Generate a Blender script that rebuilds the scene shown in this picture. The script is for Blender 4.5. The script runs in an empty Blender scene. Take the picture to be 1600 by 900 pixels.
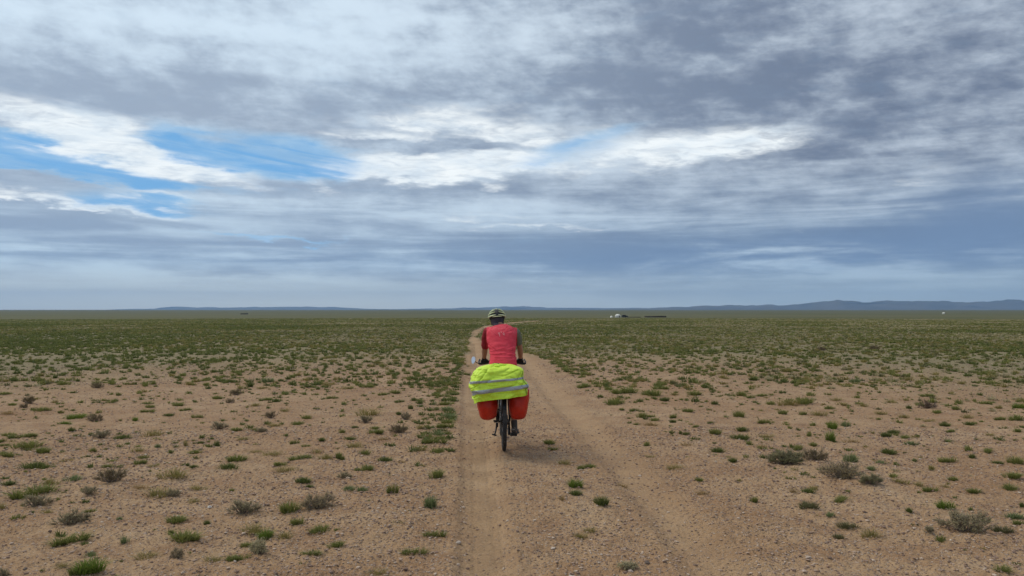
import bpy, bmesh, math, random
import numpy as np
from mathutils import Vector, Matrix, noise as mnoise
from mathutils.bvhtree import BVHTree

# ------------------------------------------------------------------ camera
F = 1155.0            # focal length in pixels of the 1600x900 photograph
CAM_H = 1.75
HOR = 484.0
scene = bpy.context.scene
coll = scene.collection
PITCH = math.atan((HOR - 450) / F)
cam_d = bpy.data.cameras.new("camera")
cam = bpy.data.objects.new("camera", cam_d)
coll.objects.link(cam)
cam.location = (0, 0, CAM_H)
cam.rotation_euler = (math.pi / 2 + PITCH, 0, 0)
cam_d.sensor_width = 36
cam_d.lens = 36 * F / 1600
cam_d.clip_start = 0.05
cam_d.clip_end = 200000
scene.camera = cam

scene.view_settings.view_transform = 'Standard'
scene.view_settings.look = 'None'
scene.view_settings.gamma = 1
scene.view_settings.exposure = 0.36
scene.view_settings.use_curve_mapping = False
scene.cycles.volume_bounces = 1
scene.cycles.max_bounces = 6
scene.cycles.transparent_max_bounces = 6

# sun behind the clouds: high on the left, a little ahead
SUN_EL, SUN_AZ = math.radians(52), math.radians(-62)   # azimuth from +Y towards +X
sd = bpy.data.lights.new("sun", 'SUN')
sd.energy = 1.5
sd.angle = math.radians(38)
sd.color = (1.0, 0.90, 0.74)
sun = bpy.data.objects.new("sun", sd)
coll.objects.link(sun)
to_sun = Vector((math.sin(SUN_AZ) * math.cos(SUN_EL), math.cos(SUN_AZ) * math.cos(SUN_EL), math.sin(SUN_EL)))
sun.rotation_euler = to_sun.to_track_quat('Z', 'Y').to_euler()

# ------------------------------------------------------------------ node helpers
class G:
    def __init__(s, tree):
        s.t = tree; s.n = tree.nodes; s.l = tree.links
    def put(s, inp, v):
        if v is None: return
        if hasattr(v, 'links') or isinstance(v, bpy.types.NodeSocket): s.l.new(v, inp)
        else: inp.default_value = v
    def m(s, op, a, b=None, c=None, clamp=False):
        n = s.n.new('ShaderNodeMath'); n.operation = op; n.use_clamp = clamp
        for i, v in enumerate((a, b, c)): s.put(n.inputs[i], v)
        return n.outputs[0]
    def add(s, *a):
        r = a[0]
        for v in a[1:]: r = s.m('ADD', r, v)
        return r
    def mul(s, a, b): return s.m('MULTIPLY', a, b)
    def sub(s, a, b): return s.m('SUBTRACT', a, b)
    def clamp(s, a): return s.m('ADD', a, 0.0, clamp=True)
    def vec(s, x, y, z):
        n = s.n.new('ShaderNodeCombineXYZ')
        for i, v in enumerate((x, y, z)): s.put(n.inputs[i], v)
        return n.outputs[0]
    def sep(s, v):
        n = s.n.new('ShaderNodeSeparateXYZ'); s.put(n.inputs[0], v); return n.outputs
    def noise(s, v, scale, detail=4, rough=0.55, dist=0.0, lac=2.0):
        n = s.n.new('ShaderNodeTexNoise'); s.put(n.inputs['Vector'], v)
        n.inputs['Scale'].default_value = scale; n.inputs['Detail'].default_value = detail
        n.inputs['Roughness'].default_value = rough; n.inputs['Distortion'].default_value = dist
        n.inputs['Lacunarity'].default_value = lac
        return n.outputs
    def voro(s, v, scale, feature='F1', rnd=1.0):
        n = s.n.new('ShaderNodeTexVoronoi'); n.feature = feature; s.put(n.inputs['Vector'], v)
        n.inputs['Scale'].default_value = scale; n.inputs['Randomness'].default_value = rnd
        return n.outputs
    def mix(s, f, a, b, mode='MIX'):
        n = s.n.new('ShaderNodeMix'); n.data_type = 'RGBA'; n.blend_type = mode
        n.clamp_factor = True
        s.put(n.inputs[0], f)
        for i, v in ((6, a), (7, b)):
            if isinstance(v, (tuple, list)): v = (*v[:3], 1)
            s.put(n.inputs[i], v)
        return n.outputs[2]
    def ss(s, v, lo, hi):
        n = s.n.new('ShaderNodeMapRange'); n.interpolation_type = 'SMOOTHSTEP'
        s.put(n.inputs[0], v); n.inputs[1].default_value = lo; n.inputs[2].default_value = hi
        return n.outputs[0]
    def attr(s, name):
        n = s.n.new('ShaderNodeAttribute'); n.attribute_name = name
        return n.outputs

# ------------------------------------------------------------------ world: sky and clouds
world = bpy.data.worlds.new("World"); scene.world = world
world.use_nodes = True
g = G(world.node_tree)
for n in list(g.n): g.n.remove(n)
WS = 0.1
out = g.n.new('ShaderNodeOutputWorld'); bg = g.n.new('ShaderNodeBackground')
bg.inputs[1].default_value = WS
g.l.new(bg.outputs[0], out.inputs[0])
sky = g.n.new('ShaderNodeTexSky'); sky.sky_type = 'NISHITA'; sky.sun_disc = False
sky.sun_elevation = SUN_EL; sky.sun_rotation = SUN_AZ
sky.altitude = 1200; sky.air_density = 1.0; sky.dust_density = 0.3; sky.ozone_density = 2.5
tc = g.n.new('ShaderNodeTexCoord')
D = tc.outputs['Generated']
dx, dy, dz = g.sep(D)
zc = g.m('MAXIMUM', dz, 0.0)
az = g.m('ARCTAN2', dx, dy)
el = g.m('ARCSINE', zc)
inv = g.m('DIVIDE', 1.0, g.add(zc, 0.07))
px_, py_ = g.mul(dx, inv), g.mul(dy, inv)
P = g.vec(px_, py_, 0.0)
n1 = g.noise(g.vec(g.mul(px_, 0.8), py_, 3.7), 1.1, 9, 0.58, 0.1)[0]
n2 = g.noise(g.vec(g.mul(px_, 0.55), py_, 9.1), 3.2, 8, 0.58, 0.1)[0]
# streaks for the low layers: long in azimuth, thin in elevation
n3 = g.noise(g.vec(g.mul(az, 2.8), g.mul(el, 42.0), 1.3), 1.0, 8, 0.58, 0.5)[0]
n4 = g.noise(g.vec(g.mul(az, 7.0), g.mul(el, 30.0), 7.7), 1.0, 8, 0.58, 0.25)[0]
n5 = g.noise(g.vec(g.mul(az, 14.0), g.mul(el, 46.0), 2.2), 1.0, 9, 0.60, 0.2)[0]
n6 = g.noise(g.vec(g.mul(az, 3.5), g.mul(el, 8.0), 5.2), 1.0, 5, 0.6, 0.2)[0]
waz = g.add(az, g.mul(g.sub(n4, 0.5), 0.16), g.mul(g.sub(n6, 0.5), 0.10))
wel = g.add(el, g.mul(g.sub(n5, 0.5), 0.030), g.mul(g.sub(n4, 0.5), 0.045))

def angles(px, py):
    xc, yc = (px - 800) / F, (450 - py) / F
    v = Vector((xc, math.cos(PITCH) - yc * math.sin(PITCH), math.sin(PITCH) + yc * math.cos(PITCH))).normalized()
    return math.atan2(v.x, v.y), math.asin(v.z)

def blob(cx, cy, rx, ry, amp, tilt=0.0):
    """A soft patch of cloud or gap centred on a compass direction and elevation (tilt in degrees)."""
    a, e = angles(cx, cy)
    u = g.sub(waz, a); v = g.sub(wel, e)
    c, s_ = math.cos(math.radians(tilt)), math.sin(math.radians(tilt))
    U = g.add(g.mul(u, c * F / rx), g.mul(v, s_ * F / rx))
    V = g.add(g.mul(u, -s_ * F / ry), g.mul(v, c * F / ry))
    r2 = g.add(g.mul(U, U), g.mul(V, V))
    return g.mul(g.m('EXPONENT', g.mul(g.m('POWER', r2, 1.15), -1.0)), amp)

thick = g.add(*[blob(*b) for b in (
    (230, 150, 380, 62, .45, -4), (660, 150, 230, 60, .25, 0), (1300, 80, 520, 130, .22, 0),
    (780, 60, 120, 60, .12, 20), (1060, 30, 160, 60, .22, -20), (1150, 150, 300, 50, .2, -8),
    (460, 40, 330, 55, -.34, 0), (80, 40, 180, 40, -.25, 0), (1380, 30, 120, 40, -.22, 35),
    (1450, 255, 260, 38, -.25, 4), (1540, 110, 90, 45, -.15, 20), (820, 330, 330, 22, -.12, 0),
    (80, 410, 300, 14, .15, 0), (300, 385, 500, 14, .3, 0), (230, 352, 300, 11, .3, 0), (560, 300, 300, 25, .25, 0),
    (1200, 290, 260, 30, .15, 0), (1180, 375, 500, 16, .25, 0), (1560, 320, 130, 35, .25, 0), (900, 410, 260, 26, .25, 0),
    (250, 440, 500, 14, -.22, 0), (880, 20, 60, 40, -.1, 30), (-700, 250, 500, 120, .3, 0), (2400, 200, 500, 160, .3, 0))])
hi = g.ss(el, 0.10, 0.22)
n8 = g.noise(g.vec(g.add(g.mul(az, 20.0), g.mul(el, 9.0)), g.mul(el, 34.0), 8.8), 1.0, 7, 0.60, 0.12)[0]
n9 = g.noise(g.vec(g.sub(g.mul(az, 7.5), g.mul(el, 5.0)), g.mul(el, 13.0), 4.1), 1.0, 6, 0.56, 0.1)[0]
n7 = g.noise(g.vec(g.mul(px_, 1.0), g.mul(py_, 1.3), 4.4), 7.5, 7, 0.62, 0.6)[0]
tex = g.add(g.mul(g.sub(n1, .5), 1.3), g.mul(g.sub(n2, .5), .75), g.mul(g.sub(n7, .5), .45), g.mul(g.sub(n8, .5), 1.3), g.mul(g.sub(n9, .5), 1.0), g.mul(g.sub(n5, .5), .35))
tex_lo = g.add(g.mul(g.sub(n3, .5), 2.6), g.mul(g.sub(n4, .5), 1.0), g.mul(g.sub(n5, .5), .5))
T = g.add(g.mul(tex, g.add(0.35, g.mul(hi, .75))), g.mul(tex_lo, g.sub(0.95, g.mul(hi, .75))), thick, 0.50)
T = g.ss(T, -.12, 1.12)
lm = g.ss(el, 0.0, 0.20)                 # low to high
rt = g.ss(az, -0.45, 0.55)               # left to right
K = 1.0 / WS
def C(r, gg, b): return tuple(((c / 255 / 12.92) if c <= 10 else ((c / 255 + .055) / 1.055) ** 2.4) * K for c in (r, gg, b))
light_hi = g.mix(rt, C(194, 210, 223), C(180, 191, 203))
dark_hi = g.mix(rt, C(143, 157, 175), C(99, 111, 131))
light_lo = g.mix(rt, C(180, 202, 217), C(160, 183, 203))
dark_lo = g.mix(rt, C(126, 147, 172), C(96, 121, 150))
colr = g.mix(T, g.mix(lm, light_lo, light_hi), g.mix(lm, dark_lo, dark_hi))
# bluer, darker bank low down on the right, pale strip at the horizon on the left
bank = g.clamp(g.add(blob(1480, 395, 330, 42, .75), blob(1000, 405, 260, 34, .45), blob(1560, 320, 140, 40, .5)))
colr = g.mix(g.mul(bank, g.ss(T, 0.1, .9)), colr, C(104, 127, 158))
colr = g.mix(g.mul(g.ss(el, 0.065, 0.0), 0.82), colr, g.mix(rt, C(218, 216, 196), C(178, 190, 188)))
# gaps where the bright high cloud shows
white = g.add(*[blob(*b) for b in (
    (110, 208, 190, 30, 1.15, -10), (250, 250, 110, 17, .95, -8), (700, 258, 150, 21, 1.35, 0), (640, 268, 110, 15, .9, 0),
    (700, 188, 130, 17, .75, 0), (600, 212, 90, 10, .8, 0), (740, 162, 80, 10, .45, 0), (1050, 236, 160, 26, 1.3, 3), (1180, 215, 60, 16, .4, 0),
    (90, 312, 150, 8, .8, -4), (235, 307, 60, 7, .9, -6), (830, 355, 110, 5, .7, 0), (740, 338, 120, 5, .35, 0), (860, 212, 120, 20, .6, 0),
    (500, 276, 60, 10, .45, -30), (800, 238, 60, 30, .6, 0), (1470, 268, 80, 15, .35, 0), (390, 373, 80, 3, .6, 0), (1260, 360, 30, 4, .3, 0), (150, 322, 90, 6, .4, -4))])
dk = blob(700, 228, 150, 9, 1.1, 1)
W = g.ss(g.add(white, g.mul(g.sub(n5, .5), 1.5), g.mul(g.sub(n4, .5), .7), g.mul(g.sub(n7, .5), .5), g.mul(dk, -1.0)), 0.12, 1.15)
W = g.mul(g.mul(W, g.ss(white, 0.02, 0.2)), g.add(.55, g.mul(g.ss(n7, .30, .58), .45)))
blue = g.add(*[blob(*b) for b in (
    (70, 248, 150, 17, 1.15, -8), (110, 268, 130, 12, .8, -6), (390, 242, 120, 24, 1.2, -4), (290, 222, 70, 12, .7, -10), (510, 258, 85, 20, 1.2, 0), (455, 215, 60, 12, .35, 0),
    (200, 316, 80, 11, 1.1, -3), (330, 292, 80, 8, .5, 0), (400, 373, 120, 4, .75, 0), (890, 240, 95, 18, .6, 10), (930, 212, 60, 10, .45, 12), (30, 225, 60, 10, .5, -5))])
B = g.ss(g.add(blue, g.mul(g.sub(n5, .5), 1.1), g.mul(g.sub(n4, .5), .7), g.mul(g.sub(n7, .5), .7)), 0.20, 1.10)
B = g.mul(B, g.ss(blue, 0.03, 0.22))
cir = g.noise(g.vec(g.add(g.mul(az, 7.0), g.mul(el, 12.0)), g.sub(g.mul(el, 85.0), g.mul(az, -9.0)), 6.1), 1.0, 7, .6, .7)[0]
B = g.mul(B, g.add(.52, g.mul(g.ss(cir, .62, .40), .48)))
bluec = g.mix(0.85, sky.outputs[0], C(78, 148, 202))
colr = g.mix(g.mul(g.ss(g.add(blue, g.mul(g.sub(n5, .5), .8)), .0, .8), .55), colr, C(150, 190, 220))
colr = g.mix(W, colr, g.mix(g.ss(n5, .3, .65), C(205, 216, 224), C(228, 233, 234)))
colr = g.mix(g.mul(B, .84), colr, bluec)
g.l.new(colr, bg.inputs[0])
world.cycles.sampling_method = 'AUTOMATIC'

# ------------------------------------------------------------------ general object helpers
def tag(o, label=None, cat=None, group=None, kind=None):
    if label: o['label'] = label
    if cat: o['category'] = cat
    if group: o['group'] = group
    if kind: o['kind'] = kind
    return o

def empty(name, loc=(0, 0, 0), rz=0.0, parent=None):
    o = bpy.data.objects.new(name, None); coll.objects.link(o)
    o.location = loc; o.rotation_euler = (0, 0, rz); o.empty_display_size = .1
    if parent: o.parent = parent
    return o

def np_mesh(name, V, Fc, mat=None, attrs=None, smooth=False, n=None):
    """Mesh from arrays: V (k,3), Fc (m,3 or 4)."""
    V = np.asarray(V, dtype=np.float32); Fc = np.asarray(Fc, dtype=np.int32)
    me = bpy.data.meshes.new(name)
    me.vertices.add(len(V)); me.vertices.foreach_set('co', V.ravel())
    k = Fc.shape[1]
    me.loops.add(Fc.size); me.loops.foreach_set('vertex_index', Fc.ravel())
    me.polygons.add(len(Fc))
    me.polygons.foreach_set('loop_start', np.arange(0, Fc.size, k, dtype=np.int32))
    me.polygons.foreach_set('use_smooth', np.full(len(Fc), smooth, dtype=bool))
    me.update(calc_edges=True)
    for an, av in (attrs or {}).items():
        a = me.attributes.new(an, 'FLOAT', 'POINT'); a.data.foreach_set('value', np.asarray(av, dtype=np.float32))
    if mat: me.materials.append(mat)
    me.validate()
    return me

def link(name, me, parent=None, loc=None):
    o = bpy.data.objects.new(name, me); coll.objects.link(o)
    if parent: o.parent = parent
    if loc is not None: o.location = loc
    return o

class MB:
    """Collects lofts, tubes and boxes; build() links them as one mesh object."""
    def __init__(s): s.v = []; s.f = []
    def ring_loft(s, rings, cap=True, closed=False):
        base = len(s.v); k = len(rings[0])
        for r in rings: s.v.extend(Vector(p) for p in r)
        m = len(rings)
        for i in range(m if closed else m - 1):
            a, b = base + i * k, base + ((i + 1) % m) * k
            for j in range(k):
                j2 = (j + 1) % k
                s.f.append((a + j, a + j2, b + j2, b + j))
        if cap and not closed:
            s.f.append(tuple(base + j for j in reversed(range(k))))
            s.f.append(tuple(base + (m - 1) * k + j for j in range(k)))
        return s
    def tube(s, pts, r, n=10, cap=True, closed=False, flat=1.0, up=None):
        pts = [Vector(p) for p in pts]; m = len(pts)
        rs = r if isinstance(r, (list, tuple)) else [r] * m
        rings = []; prev = None
        for i, p in enumerate(pts):
            if closed: t = pts[(i + 1) % m] - pts[i - 1]
            else: t = pts[min(i + 1, m - 1)] - pts[max(i - 1, 0)]
            t.normalize()
            if prev is None:
                a = Vector(up) if up else (Vector((0, 0, 1)) if abs(t.z) < .9 else Vector((1, 0, 0)))
            else: a = prev
            a = (a - t * a.dot(t)).normalized(); prev = a
            b = t.cross(a)
            rings.append([p + (a * math.cos(q) * flat + b * math.sin(q)) * rs[i] for q in (2 * math.pi * j / n for j in range(n))])
        return s.ring_loft(rings, cap, closed)
    def box(s, c, d, rot=None):
        c = Vector(c); base = len(s.v)
        for sx in (-1, 1):
            for sy in (-1, 1):
                for sz in (-1, 1):
                    p = Vector((sx * d[0] / 2, sy * d[1] / 2, sz * d[2] / 2))
                    if rot: p = rot @ p
                    s.v.append(c + p)
        for q in ((0, 1, 3, 2), (4, 6, 7, 5), (0, 4, 5, 1), (2, 3, 7, 6), (0, 2, 6, 4), (1, 5, 7, 3)):
            s.f.append(tuple(base + i for i in q))
        return s
    def ball(s, c, r, n=14, m=9, rot=None):
        c = Vector(c); r = (r, r, r) if not isinstance(r, (tuple, list)) else r
        rings = []
        for i in range(m):
            ph = -math.pi / 2 + math.pi * (i + .5) / m
            ring = []
            for j in range(n):
                q = 2 * math.pi * j / n
                p = Vector((r[0] * math.cos(ph) * math.cos(q), r[1] * math.cos(ph) * math.sin(q), r[2] * math.sin(ph)))
                if rot: p = rot @ p
                ring.append(c + p)
            rings.append(ring)
        return s.ring_loft(rings)
    def mesh(s, name, mat=None, smooth=True, bevel=0):
        me = bpy.data.meshes.new(name)
        me.from_pydata([tuple(p) for p in s.v], [], s.f); me.update()
        bm = bmesh.new(); bm.from_mesh(me)
        bmesh.ops.recalc_face_normals(bm, faces=bm.faces)
        if bevel: bmesh.ops.bevel(bm, geom=bm.edges[:], offset=bevel, segments=2, affect='EDGES', clamp_overlap=True)
        bm.to_mesh(me); bm.free()
        for p in me.polygons: p.use_smooth = smooth
        if mat: me.materials.append(mat)
        if smooth:
            try: me.set_sharp_from_angle(angle=math.radians(42))
            except Exception: pass
        return me
    def build(s, name, mat, parent=None, smooth=True, bevel=0, loc=None):
        return link(name, s.mesh(name, mat, smooth, bevel), parent, loc)

def modded(me, mods, name='m'):
    """Evaluate modifiers on a mesh and return the result."""
    o = bpy.data.objects.new(name, me); coll.objects.link(o)
    for t, kw in mods:
        md = o.modifiers.new(t, t)
        for k, v in kw.items(): setattr(md, k, v)
    dg = bpy.context.evaluated_depsgraph_get(); dg.update()
    r = bpy.data.meshes.new_from_object(o.evaluated_get(dg))
    bpy.data.objects.remove(o)
    return r

# ------------------------------------------------------------------ materials
def mat_new(name):
    m = bpy.data.materials.new(name); m.use_nodes = True
    gg = G(m.node_tree); b = gg.n['Principled BSDF']
    return m, gg, b

def simple(name, col, rough=.6, metal=0.0, var=.12, scale=30.0, bump=0.0, bscale=200.0, spec=None, dirt=0.0, sheen=0.0):
    m, gg, b = mat_new(name)
    tcn = gg.n.new('ShaderNodeTexCoord'); v = tcn.outputs['Object']
    nz = gg.noise(v, scale, 5, .6)[0]
    c1 = tuple(c * (1 - var) for c in col); c2 = tuple(min(1, c * (1 + var)) for c in col)
    c = gg.mix(gg.ss(nz, .3, .7), c1, c2)
    if dirt:
        d = gg.noise(v, 7.0, 6, .65)[0]
        c = gg.mix(gg.mul(gg.ss(d, .45, .75), dirt), c, (.30, .22, .15))
    gg.put(b.inputs['Base Color'], c)
    b.inputs['Roughness'].default_value = rough; b.inputs['Metallic'].default_value = metal
    if spec is not None: b.inputs['Specular IOR Level'].default_value = spec
    if sheen: b.inputs['Sheen Weight'].default_value = sheen
    if bump:
        bn = gg.n.new('ShaderNodeBump'); bn.inputs['Strength'].default_value = .6; bn.inputs['Distance'].default_value = bump
        gg.put(bn.inputs['Height'], gg.noise(v, bscale, 4, .6)[0]); gg.l.new(bn.outputs[0], b.inputs['Normal'])
    return m

# ------------------------------------------------------------------ numpy value noise
_rs = np.random.RandomState(11)
_tab = _rs.rand(512, 512).astype(np.float64)
def vnoise(x, y):
    xi = np.floor(x).astype(np.int64); yi = np.floor(y).astype(np.int64)
    fx = x - xi; fy = y - yi
    fx = fx * fx * (3 - 2 * fx); fy = fy * fy * (3 - 2 * fy)
    a = _tab[xi & 511, yi & 511]; b = _tab[(xi + 1) & 511, yi & 511]
    c = _tab[xi & 511, (yi + 1) & 511]; d = _tab[(xi + 1) & 511, (yi + 1) & 511]
    return (a * (1 - fx) + b * fx) * (1 - fy) + (c * (1 - fx) + d * fx) * fy - .5
def fbm(x, y, o=4, g_=.5):
    r = 0; a = 1.0
    for i in range(o):
        r = r + a * vnoise(x * 2 ** i + 17.3 * i, y * 2 ** i + 5.1 * i); a *= g_
    return r
def sstep(x, lo, hi):
    t = np.clip((x - lo) / (hi - lo), 0, 1); return t * t * (3 - 2 * t)

# ------------------------------------------------------------------ terrain
_pr = np.array([0, 60, 110, 200, 400, 620, 1000, 2000, 4000, 8000, 16000, 50000.])
_pz = np.array([0, 0, -.2, -1.0, -2.8, -4.65, -5.2, -4.2, -2.0, 0.1, .5, 1.0])
_fr = np.concatenate([np.arange(0, 1200, 5.), np.geomspace(1200, 50000, 200)])
_fz = np.interp(_fr, _pr, _pz)
_ks = np.exp(-np.linspace(-2, 2, 25) ** 2); _ks /= _ks.sum()
_fz = np.convolve(np.pad(_fz, 12, mode='edge'), _ks, mode='valid')
def macro(r): return np.interp(r, _fr, _fz)

def to_ground(px, py):
    """Where the ray of a photo pixel meets the plain."""
    xc, yc = (px - 800) / F, (450 - py) / F
    v = np.array([xc, math.cos(PITCH) - yc * math.sin(PITCH), math.sin(PITCH) + yc * math.cos(PITCH)])
    z = 0.0
    for _ in range(40):
        t = (z - CAM_H) / v[2]; r = math.hypot(v[0] * t, v[1] * t)
        z = .5 * z + .5 * float(macro(r))
    return v[0] * t, v[1] * t

def curve(pts):
    q = np.array(sorted((to_ground(*p)[::-1] for p in pts)))
    return q[:, 0], q[:, 1]
EL = curve([(640, 1200), (690, 900), (698, 800), (706, 700), (713, 650), (719, 600), (726, 560), (732, 530), (738, 518), (752, 511), (775, 506.3), (800, 503.6), (840, 501)])
ER = curve([(1390, 1200), (1190, 900), (1120, 820), (1062, 750), (1000, 690), (940, 630), (890, 592), (850, 563), (822, 551), (790, 545), (760, 538), (750, 531), (747, 524), (752, 517), (768, 510.4), (790, 506.5), (815, 504.2), (845, 502)])
RA = curve([(775, 1200), (762, 900), (756, 800), (749, 700), (743, 640), (740, 600), (739, 560), (738, 530)])
RB = curve([(1320, 1200), (1135, 900), (1062, 820), (985, 740), (925, 675), (880, 630), (845, 590), (820, 560)])
def bare(x, y):
    """1 inside the dirt track, 0 on the plain (soft edge)."""
    y = np.asarray(y, float); x = np.asarray(x, float)
    xl = np.interp(y, *EL); xr = np.interp(y, *ER)
    w = .10 + .004 * y
    nz = fbm(x * 1.7, y * 1.1, 3) * (.35 + .004 * y) * sstep(y, 200, 40)
    m = sstep(x - xl + nz, -w, w) * sstep(xr - x + nz, -w, w)
    return m * (y < EL[0][-1])
def ruts(x, y):
    a = np.exp(-((x - np.interp(y, *RA)) / (.17 + .006 * y)) ** 2)
    b = np.exp(-((x - np.interp(y, *RB)) / (.25 + .004 * y)) ** 2) * .7
    return np.maximum(a, b) * (y < 60) * (y > 0)

MOUNDS = []   # filled by the shrubs: x, y, radius, height
def height(x, y, micro=True):
    x = np.asarray(x, float); y = np.asarray(y, float)
    r = np.hypot(x, y)
    z = macro(r)
    near = sstep(r, 90, 30)
    z = z + near * (fbm(x * .35, y * .35, 3) * .07 + fbm(x * 1.6 + 9, y * 1.6, 3) * .022)
    b = bare(x, y)
    rt_ = ruts(x, y)
    z = z - .045 * rt_ * near + .02 * np.exp(-((rt_ - .25) / .18) ** 2) * near - .01 * b * near
    for mx, my, mr, mh in MOUNDS:
        d2 = ((x - mx) ** 2 + (y - my) ** 2) / (mr * mr)
        z = z + mh * np.exp(-d2)
    if micro:
        mf = sstep(r, 22, 8)
        q = 1 - .75 * rt_
        z = z + mf * q * (fbm(x * 6, y * 6, 3) * .022 + np.abs(fbm(x * 19, y * 19, 3)) * .026)
        # two narrow tyre lines pressed in the left rut
        u = x - np.interp(y, *RA)
        ty = np.exp(-((u - .07) / .022) ** 2) + np.exp(-((u + .09) / .03) ** 2)
        z = z - ty * .007 * mf
        # far undulation that only breaks the horizon line a little
    z = z + sstep(r, 1500, 6000) * fbm(x / 2600., y / 2600., 3) * 1.6
    return z
# ------------------------------------------------------------------ plants: where they stand (photo pixels of the base, width, height)
# kinds: g green tuft, d dark green, o olive, b blue green herb, y bright green, k dry brown
L3 = """150,385,120,38,d;55,470,85,30,d;30,335,80,40,g;205,320,90,25,g;125,295,120,20,g;160,525,180,45,g;360,448,80,38,b;565,255,80,32,d;350,158,90,35,y;315,185,60,25,y
330,220,40,30,d;720,245,80,50,o;1065,410,100,36,d;1118,375,100,36,g;910,400,60,25,d;880,392,30,20,d;660,380,55,30,g;670,345,45,24,g;715,390,50,20,o;925,325,65,27,g;650,320,70,25,o
940,285,45,17,d;1015,298,35,38,d;868,298,35,38,o;435,310,35,28,g;740,300,30,28,b;1140,270,60,25,o;1190,222,50,20,o;1100,222,60,22,g;1290,200,60,25,o;1400,195,60,25,g;1445,170,55,28,g
925,155,50,28,g;795,150,50,20,d;830,108,60,25,g;690,140,60,20,g;700,115,50,20,g;690,95,50,20,g;1510,280,50,24,d;1380,288,40,30,g;1435,305,35,20,g;1490,335,60,30,o;1525,362,70,35,o
1410,365,90,25,g;1590,360,40,40,g;1270,350,90,28,o;1310,395,60,28,g;1335,420,90,30,o;1200,328,60,20,o;1420,470,95,42,d;1445,487,50,25,d;800,460,160,50,o;740,530,140,45,o
915,548,60,34,o;935,495,90,34,o;1088,500,35,24,g;660,495,60,34,k;818,645,105,34,g;970,655,40,34,d;1365,600,100,75,g;1390,655,60,50,g;1170,700,150,62,o;1250,715,100,64,y;1165,750,80,34,g
1340,720,80,60,o;1490,690,100,44,g;1580,690,30,20,g;845,745,165,62,g;575,745,45,50,b;325,750,155,68,g;435,800,50,34,b;440,895,170,105,y;365,900,90,60,g;290,862,80,44,o;690,812,110,44,o;1005,838,80,38,o
1110,835,105,52,g;1562,770,85,48,g;1460,805,80,34,g;565,630,30,24,b;210,605,70,28,o;420,600,50,28,g;250,465,90,34,o;10,585,50,44,o;505,385,55,22,g;295,355,30,20,o;630,170,35,28,y
25,55,50,20,g;30,240,70,20,g;100,250,80,20,g;140,245,70,24,g;330,355,50,18,k;1330,135,50,22,o;1200,110,60,18,o;1250,85,50,18,g;1010,75,60,25,g;1550,75,40,20,g;1230,20,50,20,o;870,130,50,16,g;200,130,70,20,g;15,285,50,18,g;60,105,50,18,g;40,145,60,16,k"""
M3 = """505,80,60,17,g;500,105,70,22,g;495,132,80,28,b;488,162,80,28,b;512,190,70,22,g;485,212,80,28,g;465,247,70,32,b;440,292,90,38,g;465,270,60,27,g;455,338,70,38,g;495,240,40,27,g;375,330,60,32,o
205,374,90,37,d;120,408,70,38,g;85,415,50,27,g;55,314,80,38,o;110,342,50,32,g;45,274,60,24,d;198,275,60,22,k;165,242,70,34,g;130,155,140,54,o;325,125,35,32,d;345,180,35,22,k;380,217,60,28,o
435,450,90,58,g;385,397,40,17,o;240,522,50,62,g;50,505,60,34,b;100,512,50,34,b;425,587,80,75,b;435,712,90,48,g;340,797,105,58,g;165,900,100,44,o;285,382,45,14,k;980,285,60,33,g;990,308,45,24,g
1040,385,60,30,o;1120,407,40,30,g;1160,402,60,27,g;1095,512,80,58,y;1100,550,80,42,d;1220,587,95,62,d;1125,714,70,45,o;1165,690,60,40,o;1030,572,30,34,k;1320,477,70,20,k;1290,100,90,42,g;1365,130,50,22,d
1400,167,60,37,g;1450,162,40,22,g;1475,178,50,22,g;1450,202,80,20,k;1555,165,40,27,g;1555,187,40,22,d;1310,125,30,17,g;1430,292,35,27,g;1450,342,50,22,o;1560,405,80,37,o;1590,245,25,22,d
5,240,30,27,g;8,362,30,27,g;1140,18,80,32,g;1330,47,120,42,g;1450,57,90,42,g;1515,85,60,27,d;1250,30,50,22,g;20,30,50,22,o;120,25,60,24,g;245,50,60,26,g;195,60,40,22,g;340,85,40,22,d;440,60,40,20,g;470,30,50,20,g;270,150,40,20,d;1390,195,40,16,g;1500,30,70,25,g;1560,55,50,22,o;150,215,50,20,g;65,215,50,16,d"""
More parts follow.
